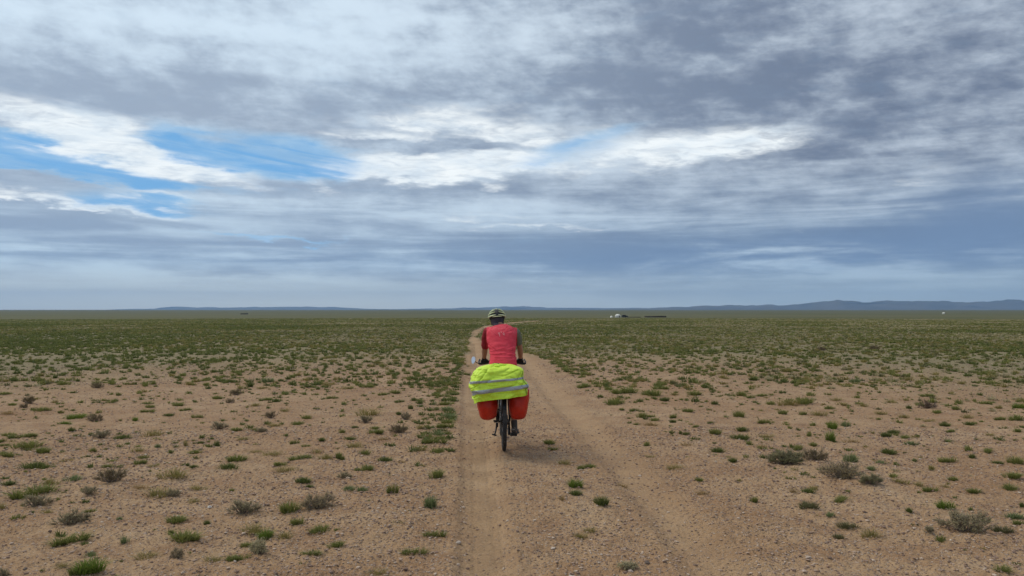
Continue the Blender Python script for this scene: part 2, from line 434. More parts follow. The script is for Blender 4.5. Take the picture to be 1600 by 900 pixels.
R3 = """172,328,80,38,d;235,373,55,32,d;595,512,95,40,d;740,550,90,40,g;582,582,100,40,e;780,668,90,40,e;725,712,60,37,e;885,718,105,68,o;690,620,50,30,b;540,312,65,37,g;522,508,35,38,k;605,292,40,24,g
790,368,70,58,b;925,372,60,30,b;890,404,50,32,b;590,250,25,28,g;955,250,70,32,d;990,235,70,27,d;1035,255,60,27,g;1075,280,60,27,b;1105,248,25,16,d;960,328,90,40,d;1040,318,22,12,e;1230,205,70,24,d
1340,200,60,20,d;1485,180,50,24,g;1255,232,45,24,g;1240,368,85,38,g;1360,345,45,30,d;1475,372,65,27,d;1430,320,70,27,g;1550,370,80,52,g;1530,448,95,38,g;1545,495,100,48,g;1262,452,50,27,g
1375,510,75,34,g;1025,465,80,32,o;1110,480,60,32,o;1160,505,70,37,g;1230,485,50,22,o;1230,582,85,58,y;1062,600,48,37,d;1215,742,50,44,g;1505,700,100,50,e;1545,617,90,44,b;1580,657,60,40,g;1590,567,30,32,d
1510,885,100,54,g;695,268,50,62,y;707,212,50,48,y;715,272,30,14,d;790,277,70,24,k;763,202,45,38,b;465,147,45,27,g;565,147,40,27,g;285,232,75,24,d;285,268,90,32,d;160,247,60,37,g;135,192,45,20,d
62,212,35,20,g;12,247,35,17,d;395,257,80,30,o;370,307,60,24,k;380,187,50,32,g;75,452,45,27,g;95,517,75,22,k;330,547,45,38,g;145,98,35,22,d;260,157,60,42,g;500,107,120,50,o;580,100,90,44,g;30,292,60,22,k
1060,118,40,22,d;1580,112,60,32,y;1565,182,80,42,g;1410,640,60,38,g;420,100,50,24,g;20,135,60,24,g;45,60,80,34,g;270,60,60,30,g;370,60,60,24,g;640,150,90,30,o;720,80,60,24,o;930,145,60,28,o;1040,160,60,26,o;1150,182,50,20,o;1200,140,50,24,g;1340,170,60,30,o;1290,120,60,24,g;980,90,60,24,o;1420,90,60,24,g;1150,60,60,24,g;850,110,60,22,o;1560,235,50,26,g;1440,250,40,20,o;680,120,40,24,g"""
TUFTS = []
for txt, x0, sc in ((L3, 0, 3.0), (M3, 533, 3.0), (R3, 1066, 2.996)):
    for it in txt.replace('\n', ';').split(';'):
        a = it.split(',')
        TUFTS.append((x0 + float(a[0]) / sc, 600 + float(a[1]) / sc, float(a[2]) / sc, float(a[3]) / sc, a[4]))
# shrubs: px, base py, width, height, look, label
SHRUBS = [
 (174, 761, 50, 31, 'brown', 'dark brown green twiggy shrub, tallest of the shrubs on the west side of the plain'),
 (139, 775, 29, 15, 'grey', 'small low grey shrub at the foot of the tall brown green shrub'),
 (57, 795, 45, 21, 'grey', 'flat dark grey shrub behind a mat of green grass near the frame edge'),
 (110, 825, 57, 29, 'grey', 'wide grey shrub with a green tuft directly in front of it'),
 (380, 806, 52, 32, 'grey', 'silvery grey round shrub with dark hollow base, beside the white stone'),
 (496, 798, 54, 36, 'tan', 'pale tan dry bushy shrub with bright grass growing at its side'),
 (404, 872, 37, 33, 'silver', 'small pale silver shrub with woody base behind two low green tufts'),
 (277, 874, 25, 26, 'tan', 'dry upright brown twig shrub right behind a wide green tuft'),
 (538, 750, 28, 16, 'grey', 'low grey shrub halfway between the pale tan shrub and the track'),
 (152, 609, 22, 11, 'brown', 'dark rounded shrub in the sparse far rows, beyond the pair of dark shrubs'),
 (46, 632, 28, 13, 'brown', 'bigger of two dark brown shrubs standing close together'),
 (38, 640, 16, 10, 'brown', 'smaller dark brown shrub just in front of its bigger neighbour'),
 (158, 682, 28, 16, 'grey', 'grey shrub beside the dark green tuft on open stony soil'),
 (147, 657, 28, 12, 'brown', 'low dark brown shrub next to a bright green tuft'),
 (369, 618, 22, 13, 'brown', 'dark brown rounded shrub behind a smaller brown one'),
 (359, 632, 15, 10, 'brown', 'small dark brown shrub in front of a larger dark one'),
 (423, 654, 20, 14, 'brown', 'dark compact shrub standing alone on bare soil in the middle distance'),
 (342, 672, 28, 10, 'grey', 'flat spreading grey green shrub between small green tufts'),
 (407, 679, 20, 11, 'grey', 'small tangled grey shrub with a darker twin touching it'),
 (270, 776, 28, 14, 'grey', 'small grey shrub growing out of an olive grass patch'),
 (5, 900, 17, 22, 'grey', 'grey shrub cut off by the frame at the bottom corner'),
 (571, 664, 26, 12, 'grey', 'low grey shrub with a green tuft in front, west of the track'),
 (634, 656, 18, 18, 'tan', 'dry brown upright shrub near the green verge of the track'),
 (623, 679, 32, 12, 'brown', 'brownish low shrub a few steps from the green verge of the track'),
 (578, 690, 0, 0, '', ''),
 (980, 890, 34, 19, 'silver', 'small pale grey shrub alone on the track, the shrub closest to the camera'),
 (1228, 732, 52, 27, 'green', 'dense grey green cushion shrub, first of the pair beyond the track'),
 (1273, 725, 45, 17, 'brown', 'low slanting brown shrub between the cushion shrub and the twiggy one'),
 (1314, 756, 68, 33, 'tan', 'wide dry twiggy grey brown shrub behind a small olive patch'),
 (1361, 765, 40, 14, 'green', 'low dark olive shrub growing against the wide dry twiggy shrub'),
 (1508, 840, 76, 40, 'grey', 'largest sprawling grey shrub with open woody branches, east of the track'),
 (1452, 839, 24, 12, 'grey', 'small flat grey shrub beside the largest sprawling one'),
 (1448, 639, 33, 17, 'red', 'reddish brown dry shrub far out on the east side'),
 (1284, 548, 16, 7, 'brown', 'dark distant shrub standing out from the low growth on the east side'),
 (1366, 548, 20, 8, 'brown', 'dark wide distant shrub in the far rows on the east side'),
]
SHRUBS = [s for s in SHRUBS if s[2]]
for s in SHRUBS[:8] + [q for q in SHRUBS if q[1] > 720 and q[0] > 900]:
    x, y = to_ground(s[0], s[1]); w = s[2] * y / F
    MOUNDS.append((x + .1 * w, y + .1, w * .75, .022))
MOUNDS.append((.32, 7.1, .6, .04))
MOUNDS.append((.52, 6.5, .5, .03))

# ------------------------------------------------------------------ ground material
def ground_material():
    m, gg, b = mat_new('dry_steppe_soil')
    geo = gg.n.new('ShaderNodeNewGeometry'); v = geo.outputs['Position']
    x, y, z = gg.sep(v); p = gg.vec(x, y, 0.0)
    veg = gg.attr('veg')[2]; rut = gg.attr('rut')[2]; bare_ = gg.attr('bare')[2]
    big = gg.noise(p, .45, 5, .6)[0]; mid = gg.noise(p, 2.3, 6, .62)[0]; fine = gg.noise(p, 30.0, 6, .7)[0]
    c = gg.mix(gg.ss(big, .3, .7), (.345, .207, .107), (.435, .290, .165))
    c = gg.mix(gg.mul(gg.ss(mid, .40, .68), .75), c, (.275, .155, .080))
    c = gg.mix(gg.mul(gg.ss(mid, .45, .22), .35), c, (.42, .32, .24))
    # gravel: cells of stones at three sizes
    g1 = gg.voro(p, 38.0); g2 = gg.voro(p, 95.0); g3 = gg.voro(p, 17.0)
    r1, r1b, _ = gg.sep(g1[1]); r2, r2b, _ = gg.sep(g2[1]); r3, r3b, _ = gg.sep(g3[1])
    keep = gg.sub(1.0, gg.mul(rut, .60))
    s1 = gg.mul(gg.mul(gg.ss(g1[0], .42, .28), gg.ss(r1, .50, .56)), keep)
    s2 = gg.mul(gg.mul(gg.ss(g2[0], .50, .3), gg.ss(r2, .40, .5)), keep)
    s3 = gg.mul(gg.mul(gg.ss(g3[0], .30, .2), gg.ss(r3, .86, .9)), keep)
    stone1 = gg.mix(gg.ss(r1b, 0, 1), (.16, .095, .065), (.50, .39, .31))
    stone2 = gg.mix(gg.ss(r2b, .0, 1), (.14, .085, .06), (.56, .43, .34))
    stone3 = gg.mix(gg.ss(r3b, .0, 1), (.15, .09, .065), (.46, .35, .28))
    c = gg.mix(gg.mul(gg.ss(fine, .52, .66), .75), c, (.15, .09, .055))
    c = gg.mix(gg.mul(gg.ss(fine, .44, .30), .55), c, (.54, .42, .32))
    c = gg.mix(gg.mul(s2, .8), c, stone2)
    c = gg.mix(gg.mul(s1, .85), c, stone1)
    c = gg.mix(gg.mul(s3, .85), c, stone3)
    # dark crumbs and scattered litter away from the track
    lit = gg.noise(gg.vec(x, gg.mul(y, .8), 3.0), 11.0, 5, .72)[0]
    c = gg.mix(gg.mul(gg.mul(gg.ss(lit, .58, .68), gg.sub(1.0, gg.mul(rut, .9))), .55), c, (.11, .075, .045))
    edge = gg.mul(gg.ss(rut, .08, .3), gg.ss(rut, .65, .35))
    c = gg.mix(gg.mul(edge, .2), c, (.22, .135, .075))
    c = gg.mix(gg.mul(rut, .38), c, gg.mix(gg.ss(mid, .3, .7), (.400, .265, .145), (.470, .325, .192)))
    # plain covered with plants far out
    vn = gg.noise(gg.vec(gg.mul(x, .5), y, 0.0), .05, 7, .7)[0]; vb = gg.noise(gg.vec(gg.mul(x, .25), y, 5.0), .0035, 7, .65)[0]
    vc = gg.mix(gg.ss(vn, .35, .65), (.070, .078, .028), (.115, .112, .046))  # plant colour darkened to carry the tufts' self-shadow
    vc = gg.mix(gg.ss(vb, .40, .62), vc, (.120, .110, .052))
    far_ = gg.ss(y, 550.0, 1500.0)
    vc = gg.mix(gg.mul(far_, .6), vc, (.085, .086, .044))
    vc = gg.mix(gg.ss(y, 75.0, 22.0), vc, (.215, .190, .108))
    c = gg.mix(veg, c, vc)
    gg.put(b.inputs['Base Color'], c)
    b.inputs['Roughness'].default_value = .95; b.inputs['Specular IOR Level'].default_value = .15
    h = gg.add(gg.mul(s1, gg.sub(.8, g1[0])), gg.mul(gg.mul(s2, .4), gg.sub(.8, g2[0])), gg.mul(s3, 1.4), gg.mul(fine, .9), gg.mul(mid, .6))
    lat = gg.attr('lat')[2]; seq = gg.m('SINE', gg.add(gg.mul(y, 150.0), gg.mul(gg.m('ABSOLUTE', lat), 260.0)))
    tb = gg.mul(gg.mul(gg.ss(gg.m('ABSOLUTE', lat), .13, .10), gg.ss(mid, .35, .6)), gg.mul(gg.ss(seq, -.2, .5), .9))
    h = gg.add(h, tb)
    bn = gg.n.new('ShaderNodeBump'); bn.inputs['Strength'].default_value = .9; bn.inputs['Distance'].default_value = .022
    gg.put(bn.inputs['Height'], h); gg.l.new(bn.outputs[0], b.inputs['Normal'])
    return m
SOIL = ground_material()

# ------------------------------------------------------------------ ground sheet (polar grid, dense ahead)
def build_ground():
    rr = [0.0, .6, 1.2, 1.8, 2.4, 3.0, 3.5, 3.9]
    r = 4.2
    while r < 50000:
        rr.append(r); r += min(max(r * r / (739 * 1.75) * .8, .016), r * .12)
    rr.append(50000.)
    rr = np.array(rr)
    th = np.concatenate([np.linspace(-180, -46, 60, endpoint=False), np.linspace(-46, 46, 1500), np.linspace(46, 180, 60)[1:-1]])
    th = np.radians(th)
    R, T_ = np.meshgrid(rr, th, indexing='ij')
    X = R * np.sin(T_); Y = R * np.cos(T_)
    Z = height(X, Y)
    nr, nt = X.shape
    V = np.stack([X, Y, Z], -1).reshape(-1, 3)
    i, j = np.meshgrid(np.arange(nr - 1), np.arange(nt), indexing='ij')
    j2 = (j + 1) % nt
    Q = np.stack([i * nt + j, i * nt + j2, (i + 1) * nt + j2, (i + 1) * nt + j], -1).reshape(-1, 4)
    bb = bare(X, Y).ravel(); ru = (ruts(X, Y) * bare(X, Y)).ravel()
    nz = fbm(X / 30., Y / 30., 4)
    ve = .8 * sstep(R + nz * 12, 12, 28) + .2 * sstep(R + nz * 30, 32, 75)
    ve = (ve * (1 - bb.reshape(X.shape))).ravel()
    la = (X - np.interp(Y, *RA)).ravel(); la = np.where((Y.ravel() > 2) & (Y.ravel() < 40), la, 9.)
    # faces well inside the track become the track object; both sheets share their rim exactly
    fb = bb[Q].mean(1) > .5
    cy = V[Q][:, :, 1].mean(1)
    fb &= (cy > 2.5)
    for nm, sel in (('ground', ~fb), ('dirt_track', fb)):
        q = Q[sel]
        used, inv_ = np.unique(q, return_inverse=True)
        me = np_mesh(nm, V[used], inv_.reshape(q.shape), SOIL, {'bare': bb[used], 'rut': ru[used], 'veg': ve[used], 'lat': la[used]}, smooth=True)
        tag(link(nm, me), kind='structure')
build_ground()
DIRT = None

# ------------------------------------------------------------------ far hills
def hill_material(name, c1, c2):
    m, gg, b = mat_new(name)
    geo = gg.n.new('ShaderNodeNewGeometry')
    nz = gg.noise(geo.outputs['Position'], .0012, 6, .65)[0]
    gg.put(b.inputs['Base Color'], gg.mix(gg.ss(nz, .35, .65), c1, c2))
    b.inputs['Roughness'].default_value = 1; b.inputs['Specular IOR Level'].default_value = 0
    return m
HILL = hill_material('hill_rock', (.075, .07, .06), (.12, .105, .085))
def ridge(name, prof, dist, depth, seed, rough=.15):
    """A range of hills: prof holds (pixel x, crest height in photo pixels above the horizon)."""
    P_ = np.array(prof, float)
    az0, az1 = [math.atan((p - 800) / F) for p in (P_[0, 0], P_[-1, 0])]
    n, m = 420, 26
    A, S = np.meshgrid(np.linspace(az0, az1, n), np.linspace(-1, 1, m), indexing='ij')
    pxs = 800 + F * np.tan(A)
    hgt = .82 * np.interp(pxs, P_[:, 0], P_[:, 1]) * dist / np.cos(A) / F
    jag = 1 + rough * 2.2 * fbm(A * 60 + seed, S * 3 + seed, 5)
    prof_s = np.maximum(0, 1 - np.abs(S) ** 1.4)
    crest = sstep(hgt, 0, 30)
    R = dist / np.cos(A) * 1.0 + S * depth + fbm(A * 14 + seed, S * 2, 2) * depth * .5
    Z = hgt * jag * prof_s * (1 + .5 * (fbm(A * 110 + seed * 3, S * 6, 4)) * (1 - prof_s)) - 25 * (1 - prof_s) + 0.5
    X = R * np.sin(A); Y = R * np.cos(A)
    V = np.stack([X, Y, Z], -1).reshape(-1, 3)
    i, j = np.meshgrid(np.arange(n - 1), np.arange(m - 1), indexing='ij')
    Q = np.stack([i * m + j, (i + 1) * m + j, (i + 1) * m + j + 1, i * m + j + 1], -1).reshape(-1, 4)
    tag(link(name, np_mesh(name, V, Q, HILL, smooth=True)), kind='structure')
ridge('hills', [(160, 0), (205, 1.6), (240, 1.5), (250, 3), (275, 5), (300, 4.2), (330, 5), (345, 3.6), (380, 4.5), (420, 5), (440, 5.6), (480, 5.0), (520, 5.2), (545, 3), (580, 1.8), (620, 1.2), (700, 3), (725, 4.2), (740, 3.6), (765, 5), (785, 6.8), (800, 5.6), (818, 7.0), (840, 6), (870, 4), (905, 3.2), (950, 3.5), (1010, 3), (1060, 2.5), (1100, 1)], 21500, 1300, 3)
ridge('hills', [(930, 0), (960, 2.5), (1000, 3.2), (1060, 5), (1080, 6.5), (1105, 8), (1130, 7), (1160, 8.5), (1200, 9.8), (1240, 9), (1262, 11), (1290, 14.5), (1310, 16.5), (1330, 15.5), (1350, 14), (1380, 15.6), (1420, 13.5), (1450, 15), (1500, 13.6), (1540, 12.6), (1575, 14), (1620, 12), (1720, 13), (1850, 9), (2000, 0)], 15500, 1500, 8)

# ------------------------------------------------------------------ haze
def build_haze():
    mb = MB(); mb.box((0, 11500, 290), (50000, 28000, 620))
    m = bpy.data.materials.new('air_haze'); m.use_nodes = True
    nt = m.node_tree
    for n in list(nt.nodes): nt.nodes.remove(n)
    o = nt.nodes.new('ShaderNodeOutputMaterial'); v = nt.nodes.new('ShaderNodeVolumePrincipled')
    v.inputs['Color'].default_value = (.38, .62, 1.0, 1)
    v.inputs['Density'].default_value = HAZE
    v.inputs['Anisotropy'].default_value = .2
    nt.links.new(v.outputs[0], o.inputs['Volume'])
    tag(mb.build('haze', m, smooth=False), kind='stuff')
HAZE = 4.4e-5
build_haze()
# ------------------------------------------------------------------ plant materials and shapes
def plant_material(name, c1, c2, tip, trans=True):
    m, gg, b = mat_new(name)
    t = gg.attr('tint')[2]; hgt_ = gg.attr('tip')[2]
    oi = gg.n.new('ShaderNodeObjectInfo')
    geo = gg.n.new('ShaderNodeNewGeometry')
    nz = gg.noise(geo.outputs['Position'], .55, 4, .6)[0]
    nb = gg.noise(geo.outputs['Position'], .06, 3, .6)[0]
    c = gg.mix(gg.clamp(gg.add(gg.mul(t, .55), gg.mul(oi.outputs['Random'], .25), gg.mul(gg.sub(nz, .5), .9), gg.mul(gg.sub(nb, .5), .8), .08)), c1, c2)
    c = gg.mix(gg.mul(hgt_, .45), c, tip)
    gg.put(b.inputs['Base Color'], c)
    b.inputs['Roughness'].default_value = .75; b.inputs['Specular IOR Level'].default_value = .25
    tr = gg.n.new('ShaderNodeBsdfTranslucent'); gg.put(tr.inputs[0], c)
    ms = gg.n.new('ShaderNodeMixShader'); ms.inputs[0].default_value = .38
    gg.l.new(b.outputs[0], ms.inputs[1]); gg.l.new(tr.outputs[0], ms.inputs[2])
    gg.l.new(ms.outputs[0], gg.n['Material Output'].inputs[0])
    return m
PM = {
 'g': plant_material('leaf_green', (0.116, 0.149, 0.036), (0.221, 0.215, 0.062), (0.312, 0.302, 0.092)),
 'd': plant_material('leaf_dark', (0.073, 0.103, 0.026), (0.139, 0.155, 0.044), (0.214, 0.227, 0.071)),
 'o': plant_material('leaf_olive', (0.190, 0.174, 0.051), (0.280, 0.221, 0.078), (0.411, 0.333, 0.124)),
 'b': plant_material('leaf_bluish', (0.123, 0.167, 0.068), (0.198, 0.227, 0.092), (0.312, 0.333, 0.154)),
 'y': plant_material('leaf_bright', (0.099, 0.151, 0.023), (0.165, 0.221, 0.037), (0.230, 0.288, 0.051)),
 'e': plant_material('leaf_greygreen', (0.099, 0.103, 0.044), (0.173, 0.159, 0.071), (0.246, 0.227, 0.103)),
 'k': plant_material('leaf_dry', (0.214, 0.144, 0.057), (0.346, 0.242, 0.099), (0.460, 0.333, 0.145)),
}
SM = {
 'grey': plant_material('sage_grey', (0.290, 0.244, 0.140), (0.428, 0.360, 0.207), (0.635, 0.549, 0.333)),
 'brown': plant_material('sage_brown', (0.172, 0.134, 0.063), (0.276, 0.213, 0.104), (0.414, 0.329, 0.171)),
 'tan': plant_material('sage_tan', (0.373, 0.287, 0.144), (0.552, 0.427, 0.216), (0.718, 0.573, 0.315)),
 'silver': plant_material('sage_silver', (0.386, 0.342, 0.198), (0.552, 0.488, 0.288), (0.718, 0.634, 0.396)),
 'green': plant_material('sage_green', (0.186, 0.177, 0.090), (0.290, 0.262, 0.135), (0.469, 0.427, 0.234)),
 'red': plant_material('sage_red', (0.166, 0.091, 0.045), (0.235, 0.134, 0.068), (0.331, 0.207, 0.108)),
}
WOOD = simple('shrub_wood', (.20, .155, .12), .9, var=.3)

def tuft_np(rs, n, w=1.0, h=1.0, bw=.03, splay=.5, lobes=3, curl=.3):
    """A low tuft: blades leaving an uneven cushion of clumps. Unit footprint width w, height h."""
    cl = rs.uniform(-.33, .33, (lobes, 2)) * np.array([w, w * .8]); cl[0] *= .3
    cr = rs.uniform(.14, .30, lobes) * w
    k = rs.randint(0, lobes, n)
    q = rs.uniform(0, 2 * np.pi, n); rad = np.sqrt(rs.uniform(0, 1, n))
    bx = cl[k, 0] + cr[k] * rad * np.cos(q); by = cl[k, 1] + cr[k] * rad * np.sin(q)
    dome = np.sqrt(np.clip(1 - (rad * .93) ** 2, 0, 1))
    hh = h * (.35 + .65 * dome) * rs.uniform(.45, 1.05, n) * (.65 + .35 * (cr[k] / (.30 * w)))
    q2 = q + rs.normal(0, .7, n)
    out = splay * (rad * .8 + rs.uniform(0, .4, n)) * .30 * w
    ox, oy = np.cos(q2) * out, np.sin(q2) * out
    sx, sy = -np.sin(q2 + rs.normal(0, .8, n)), np.cos(q2 + rs.normal(0, .8, n))
    b = bw * w * rs.uniform(.6, 1.3, n) / 2
    V = np.zeros((n, 5, 3))
    V[:, 0] = np.stack([bx - sx * b, by - sy * b, -.03 * h + 0 * bx], 1)
    V[:, 1] = np.stack([bx + sx * b, by + sy * b, -.03 * h + 0 * bx], 1)
    mx, my = bx + ox * .4, by + oy * .4
    V[:, 2] = np.stack([mx + sx * b * .8, my + sy * b * .8, hh * .6], 1)
    V[:, 3] = np.stack([mx - sx * b * .8, my - sy * b * .8, hh * .6], 1)
    V[:, 4] = np.stack([bx + ox * (1 + curl), by + oy * (1 + curl), hh], 1)
    base = np.arange(n)[:, None] * 5
    T1 = np.concatenate([base + np.array([0, 1, 2]), base + np.array([0, 2, 3]), base + np.array([3, 2, 4])])
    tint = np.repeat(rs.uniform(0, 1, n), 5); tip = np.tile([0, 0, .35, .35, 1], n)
    return V.reshape(-1, 3), T1, tint, tip

def segs_np(A, B, ra, rb):
    """Three-sided tapered twigs from points A to B."""
    d = B - A; L = np.linalg.norm(d, axis=1, keepdims=True) + 1e-9; d = d / L
    ref = np.where(np.abs(d[:, 2:3]) < .9, np.array([[0, 0, 1.]]), np.array([[1., 0, 0]]))
    u = np.cross(d, ref); u /= np.linalg.norm(u, axis=1, keepdims=True); v = np.cross(d, u)
    n = len(A); V = np.zeros((n, 6, 3))
    for i in range(3):
        c, s_ = math.cos(2.0944 * i), math.sin(2.0944 * i)
        V[:, i] = A + (u * c + v * s_) * np.reshape(ra, (-1, 1)); V[:, 3 + i] = B + (u * c + v * s_) * np.reshape(rb, (-1, 1))
    base = np.arange(n)[:, None] * 6
    Fc = np.concatenate([base + np.array(t) for t in ((0, 1, 4), (0, 4, 3), (1, 2, 5), (1, 5, 4), (2, 0, 3), (2, 3, 5))])
    return V.reshape(-1, 3), Fc

def shrub_np(rs, stems=46, twigs=9, leaves=7, flat=1.0, leaf=.026, open_=.0):
    """Unit-wide cushion shrub: woody stems fanning from a hollow base, twigs, clustered leaves at the ends."""
    a = rs.uniform(0, 2 * np.pi, stems); e = np.arccos(rs.uniform(.02, 1, stems) ** .9)
    R = (.40 + .10 * np.sin(a * 2 + 1) + .06 * np.sin(a * 5)) * rs.uniform(.82, 1.0, stems)
    tip = np.stack([R * np.sin(e) * np.cos(a), R * np.sin(e) * np.sin(a) * .8, (R * 1.9 * np.cos(e) * .5 + .10) * 1.0], 1)
    base = np.stack([np.cos(a) * .05, np.sin(a) * .05, 0 * a - .02], 1)
    mid = base * .45 + tip * .55 + rs.normal(0, .03, (stems, 3)); mid[:, 2] *= .8
    A = [base, mid]; B = [mid, tip]; ra = [np.full(stems, .014), np.full(stems, .009)]; rb = [np.full(stems, .009), np.full(stems, .005)]
    tt = rs.uniform(.35, 1.0, (stems, twigs, 1))
    p0 = mid[:, None] * (1 - tt) + tip[:, None] * tt
    dirn = (tip - base)[:, None] * .35 + rs.normal(0, .09, (stems, twigs, 3)) + np.array([0, 0, .05])
    p1 = p0 + dirn * rs.uniform(.3, .8, (stems, twigs, 1))
    p0 = p0.reshape(-1, 3); p1 = p1.reshape(-1, 3); p1[:, 2] = np.maximum(p1[:, 2], .01)
    A.append(p0); B.append(p1); ra.append(np.full(len(p0), .005)); rb.append(np.full(len(p0), .0025))
    WV, WF = segs_np(np.concatenate(A), np.concatenate(B), np.concatenate(ra), np.concatenate(rb))
    # leaves: small bent blades around each twig
    n = len(p0) * leaves
    s_ = rs.uniform(.15, 1.1, (len(p0), leaves, 1))
    c = (p0[:, None] * (1 - s_) + p1[:, None] * s_).reshape(-1, 3) + rs.normal(0, .006, (n, 3))
    keep = rs.rand(n) > open_ * 1.0; c = c[keep]; n = len(c)
    d = rs.normal(0, 1, (n, 3)) + np.array([0, 0, .8]); d /= np.linalg.norm(d, axis=1, keepdims=True)
    q = rs.normal(0, 1, (n, 3)); q = np.cross(d, q); q /= np.linalg.norm(q, axis=1, keepdims=True)
    ln = leaf * rs.uniform(.7, 1.6, (n, 1)); wd = leaf * .28 * rs.uniform(.7, 1.3, (n, 1))
    V = np.stack([c - q * wd, c + q * wd, c + d * ln], 1)
    V[:, :, 2] = np.maximum(V[:, :, 2], 0)
    Fc = np.arange(n * 3).reshape(-1, 3)
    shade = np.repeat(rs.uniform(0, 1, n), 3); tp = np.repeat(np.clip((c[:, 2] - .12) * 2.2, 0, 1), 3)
    return (WV, WF), (V.reshape(-1, 3), Fc, shade, tp)

rs = np.random.RandomState(4)
TV = {}
for kd, (n, bw, splay, lobes, curl) in {'g': (260, .026, .9, 3, .35), 'd': (300, .026, .8, 3, .2), 'o': (170, .018, 1.2, 5, .5), 'b': (200, .036, .9, 4, .3), 'y': (300, .022, .9, 3, .5), 'e': (280, .026, .9, 4, .2), 'k': (150, .016, 1.3, 4, .5)}.items():
    TV[kd] = []
    for i in range(5):
        V, Fc, t, tp = tuft_np(rs, n, 1, 1, bw, splay, lobes + (i % 2), curl)
        V[:, 2] *= 1.0
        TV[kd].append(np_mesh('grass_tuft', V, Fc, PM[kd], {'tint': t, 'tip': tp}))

def zat(x, y): return float(height(np.array([x]), np.array([y]))[0])

WORD = {'g': 'green grass tuft', 'd': 'dark green cushion tuft', 'o': 'thin olive grass tuft', 'b': 'bluish green leafy herb', 'y': 'bright green grass tuft', 'e': 'grey green cushion plant', 'k': 'dry brown grass tuft'}
CAT = {'g': 'grass tuft', 'd': 'grass tuft', 'o': 'grass tuft', 'b': 'herb', 'y': 'grass tuft', 'e': 'cushion plant', 'k': 'grass tuft'}
NAMEK = {'b': 'leafy_herb', 'e': 'cushion_plant'}
OCC = []
MARK = [  # landmarks for the labels: px, py, phrase
 (174, 755, 'the tall brown green shrub'), (57, 790, 'the flat dark grey shrub'), (110, 818, 'the wide grey shrub'), (380, 798, 'the silvery round shrub'),
 (496, 788, 'the pale tan shrub'), (404, 862, 'the small silver shrub'), (277, 868, 'the dry twig shrub'), (538, 746, 'the lone low grey shrub'), (326, 789, 'the white stone'),
 (158, 680, 'the grey shrub on stony soil'), (46, 630, 'the pair of dark shrubs'), (369, 620, 'the dark rounded shrub'), (423, 652, 'the dark compact shrub'), (342, 670, 'the flat spreading shrub'),
 (571, 662, 'the low shrub west of the track'), (634, 654, 'the upright dry shrub'), (788, 700, 'the rear wheel'), (980, 884, 'the pale shrub on the track'),
 (1228, 724, 'the grey green cushion shrub'), (1314, 745, 'the wide twiggy shrub'), (1508, 828, 'the largest sprawling shrub'), (1448, 636, 'the reddish brown shrub'),
 (864, 855, 'the pale stone on the track'), (1265, 872, 'the pale round stone'), (407, 678, 'the tangled grey shrub'), (900, 775, 'the dark cushion pair on the track')]
used = {}
def size_word(w): return 'tiny ' if w < 13 else 'small ' if w < 20 else 'mid sized ' if w < 30 else 'broad '
def describe(px, py, w, kd):
    best = sorted(MARK, key=lambda q: math.hypot(q[0] - px, (q[1] - py) * 2.2))
    for q in best[:3]:
        dx_, dy_ = px - q[0], (py - q[1])
        far = math.hypot(dx_, dy_ * 2.2)
        if abs(dx_) > abs(dy_) * 1.3: rel = ('left of' if dx_ < 0 else 'right of')
        else: rel = ('in front of' if dy_ > 0 else 'behind')
        near = 'just ' if far < 45 else 'a step ' if far < 90 else 'well '
        for extra in ('', size_word(w)):
            lab = f"{extra}{WORD[kd]} {near}{rel} {q[2]}"
            if lab not in used: used[lab] = 1; return lab
    for i, od in enumerate(('second', 'third', 'fourth', 'fifth', 'sixth', 'seventh', 'eighth')):
        q = best[0]
        lab = f"{od} {size_word(w)}{WORD[kd]} {near}{rel} {best[2][2]}"
        if lab not in used: used[lab] = 1; return lab
    return None

plants = []
for i, (px, py, w, h, kd) in enumerate(TUFTS):
    plants.append((px, py, w, h, kd, True))
# far rows: further individuals, nearest first, as the photograph's rows continue
rs2 = np.random.RandomState(77)
n_far = 300 - len(TUFTS)
tries = 0; far_pts = []
while len(far_pts) < n_far and tries < 9000:
    tries += 1
    py = rs2.uniform(590, 604); px = rs2.uniform(2, 1598)
    if 640 < px < 930: continue
    if any(abs(px - a[0]) < 13 and abs(py - a[1]) < 3.5 for a in far_pts): continue
    w = rs2.uniform(11, 22); far_pts.append((px, py, w, w * rs2.uniform(.42, .6), rs2.choice(list('ggdoogbd')), False))
plants += far_pts
def side_group(px, py): 
    a = 'west' if px < 780 else 'east'
    return a
for (px, py, w, h, kd, hand) in sorted(plants, key=lambda q: -q[1]):
    x, y = to_ground(px, py)
    W_ = w * y / F * 1.08
    sl = CAM_H / y
    dep = W_ * .75
    H_ = max((h * y / F - dep * .6 * sl), W_ * .30, .03)
    x += 0; y2 = y + dep * .35; x = x * y2 / y
    W_ *= rs2.uniform(.95, 1.1)
    me = TV[kd][rs2.randint(5)]
    o = link(NAMEK.get(kd, 'grass_tuft'), me)
    o.location = (x, y2, zat(x, y2) - .004)
    o.rotation_euler = (0, 0, rs2.uniform(-.5, .5) + (math.pi if rs2.rand() < .5 else 0))
    o.scale = (W_, dep * 1.05, H_ * 1.15)
    OCC.append((x, y2, W_))
    if py >= 640:
        lab = describe(px, py, w, kd)
        if lab: tag(o, lab, CAT[kd], 'low plants scattered over the stony plain'); continue
    sd_ = side_group(px, py)
    row = 'rows nearer than the reddish shrub' if False else ''
    tag(o, f"{WORD[kd]}, one of many alike in the {'middle' if py >= 604 else 'far'} rows {sd_} of track", CAT[kd], f"{WORD[kd]}s in the {'middle rows' if py >= 604 else 'far rows'} {sd_} of the track")

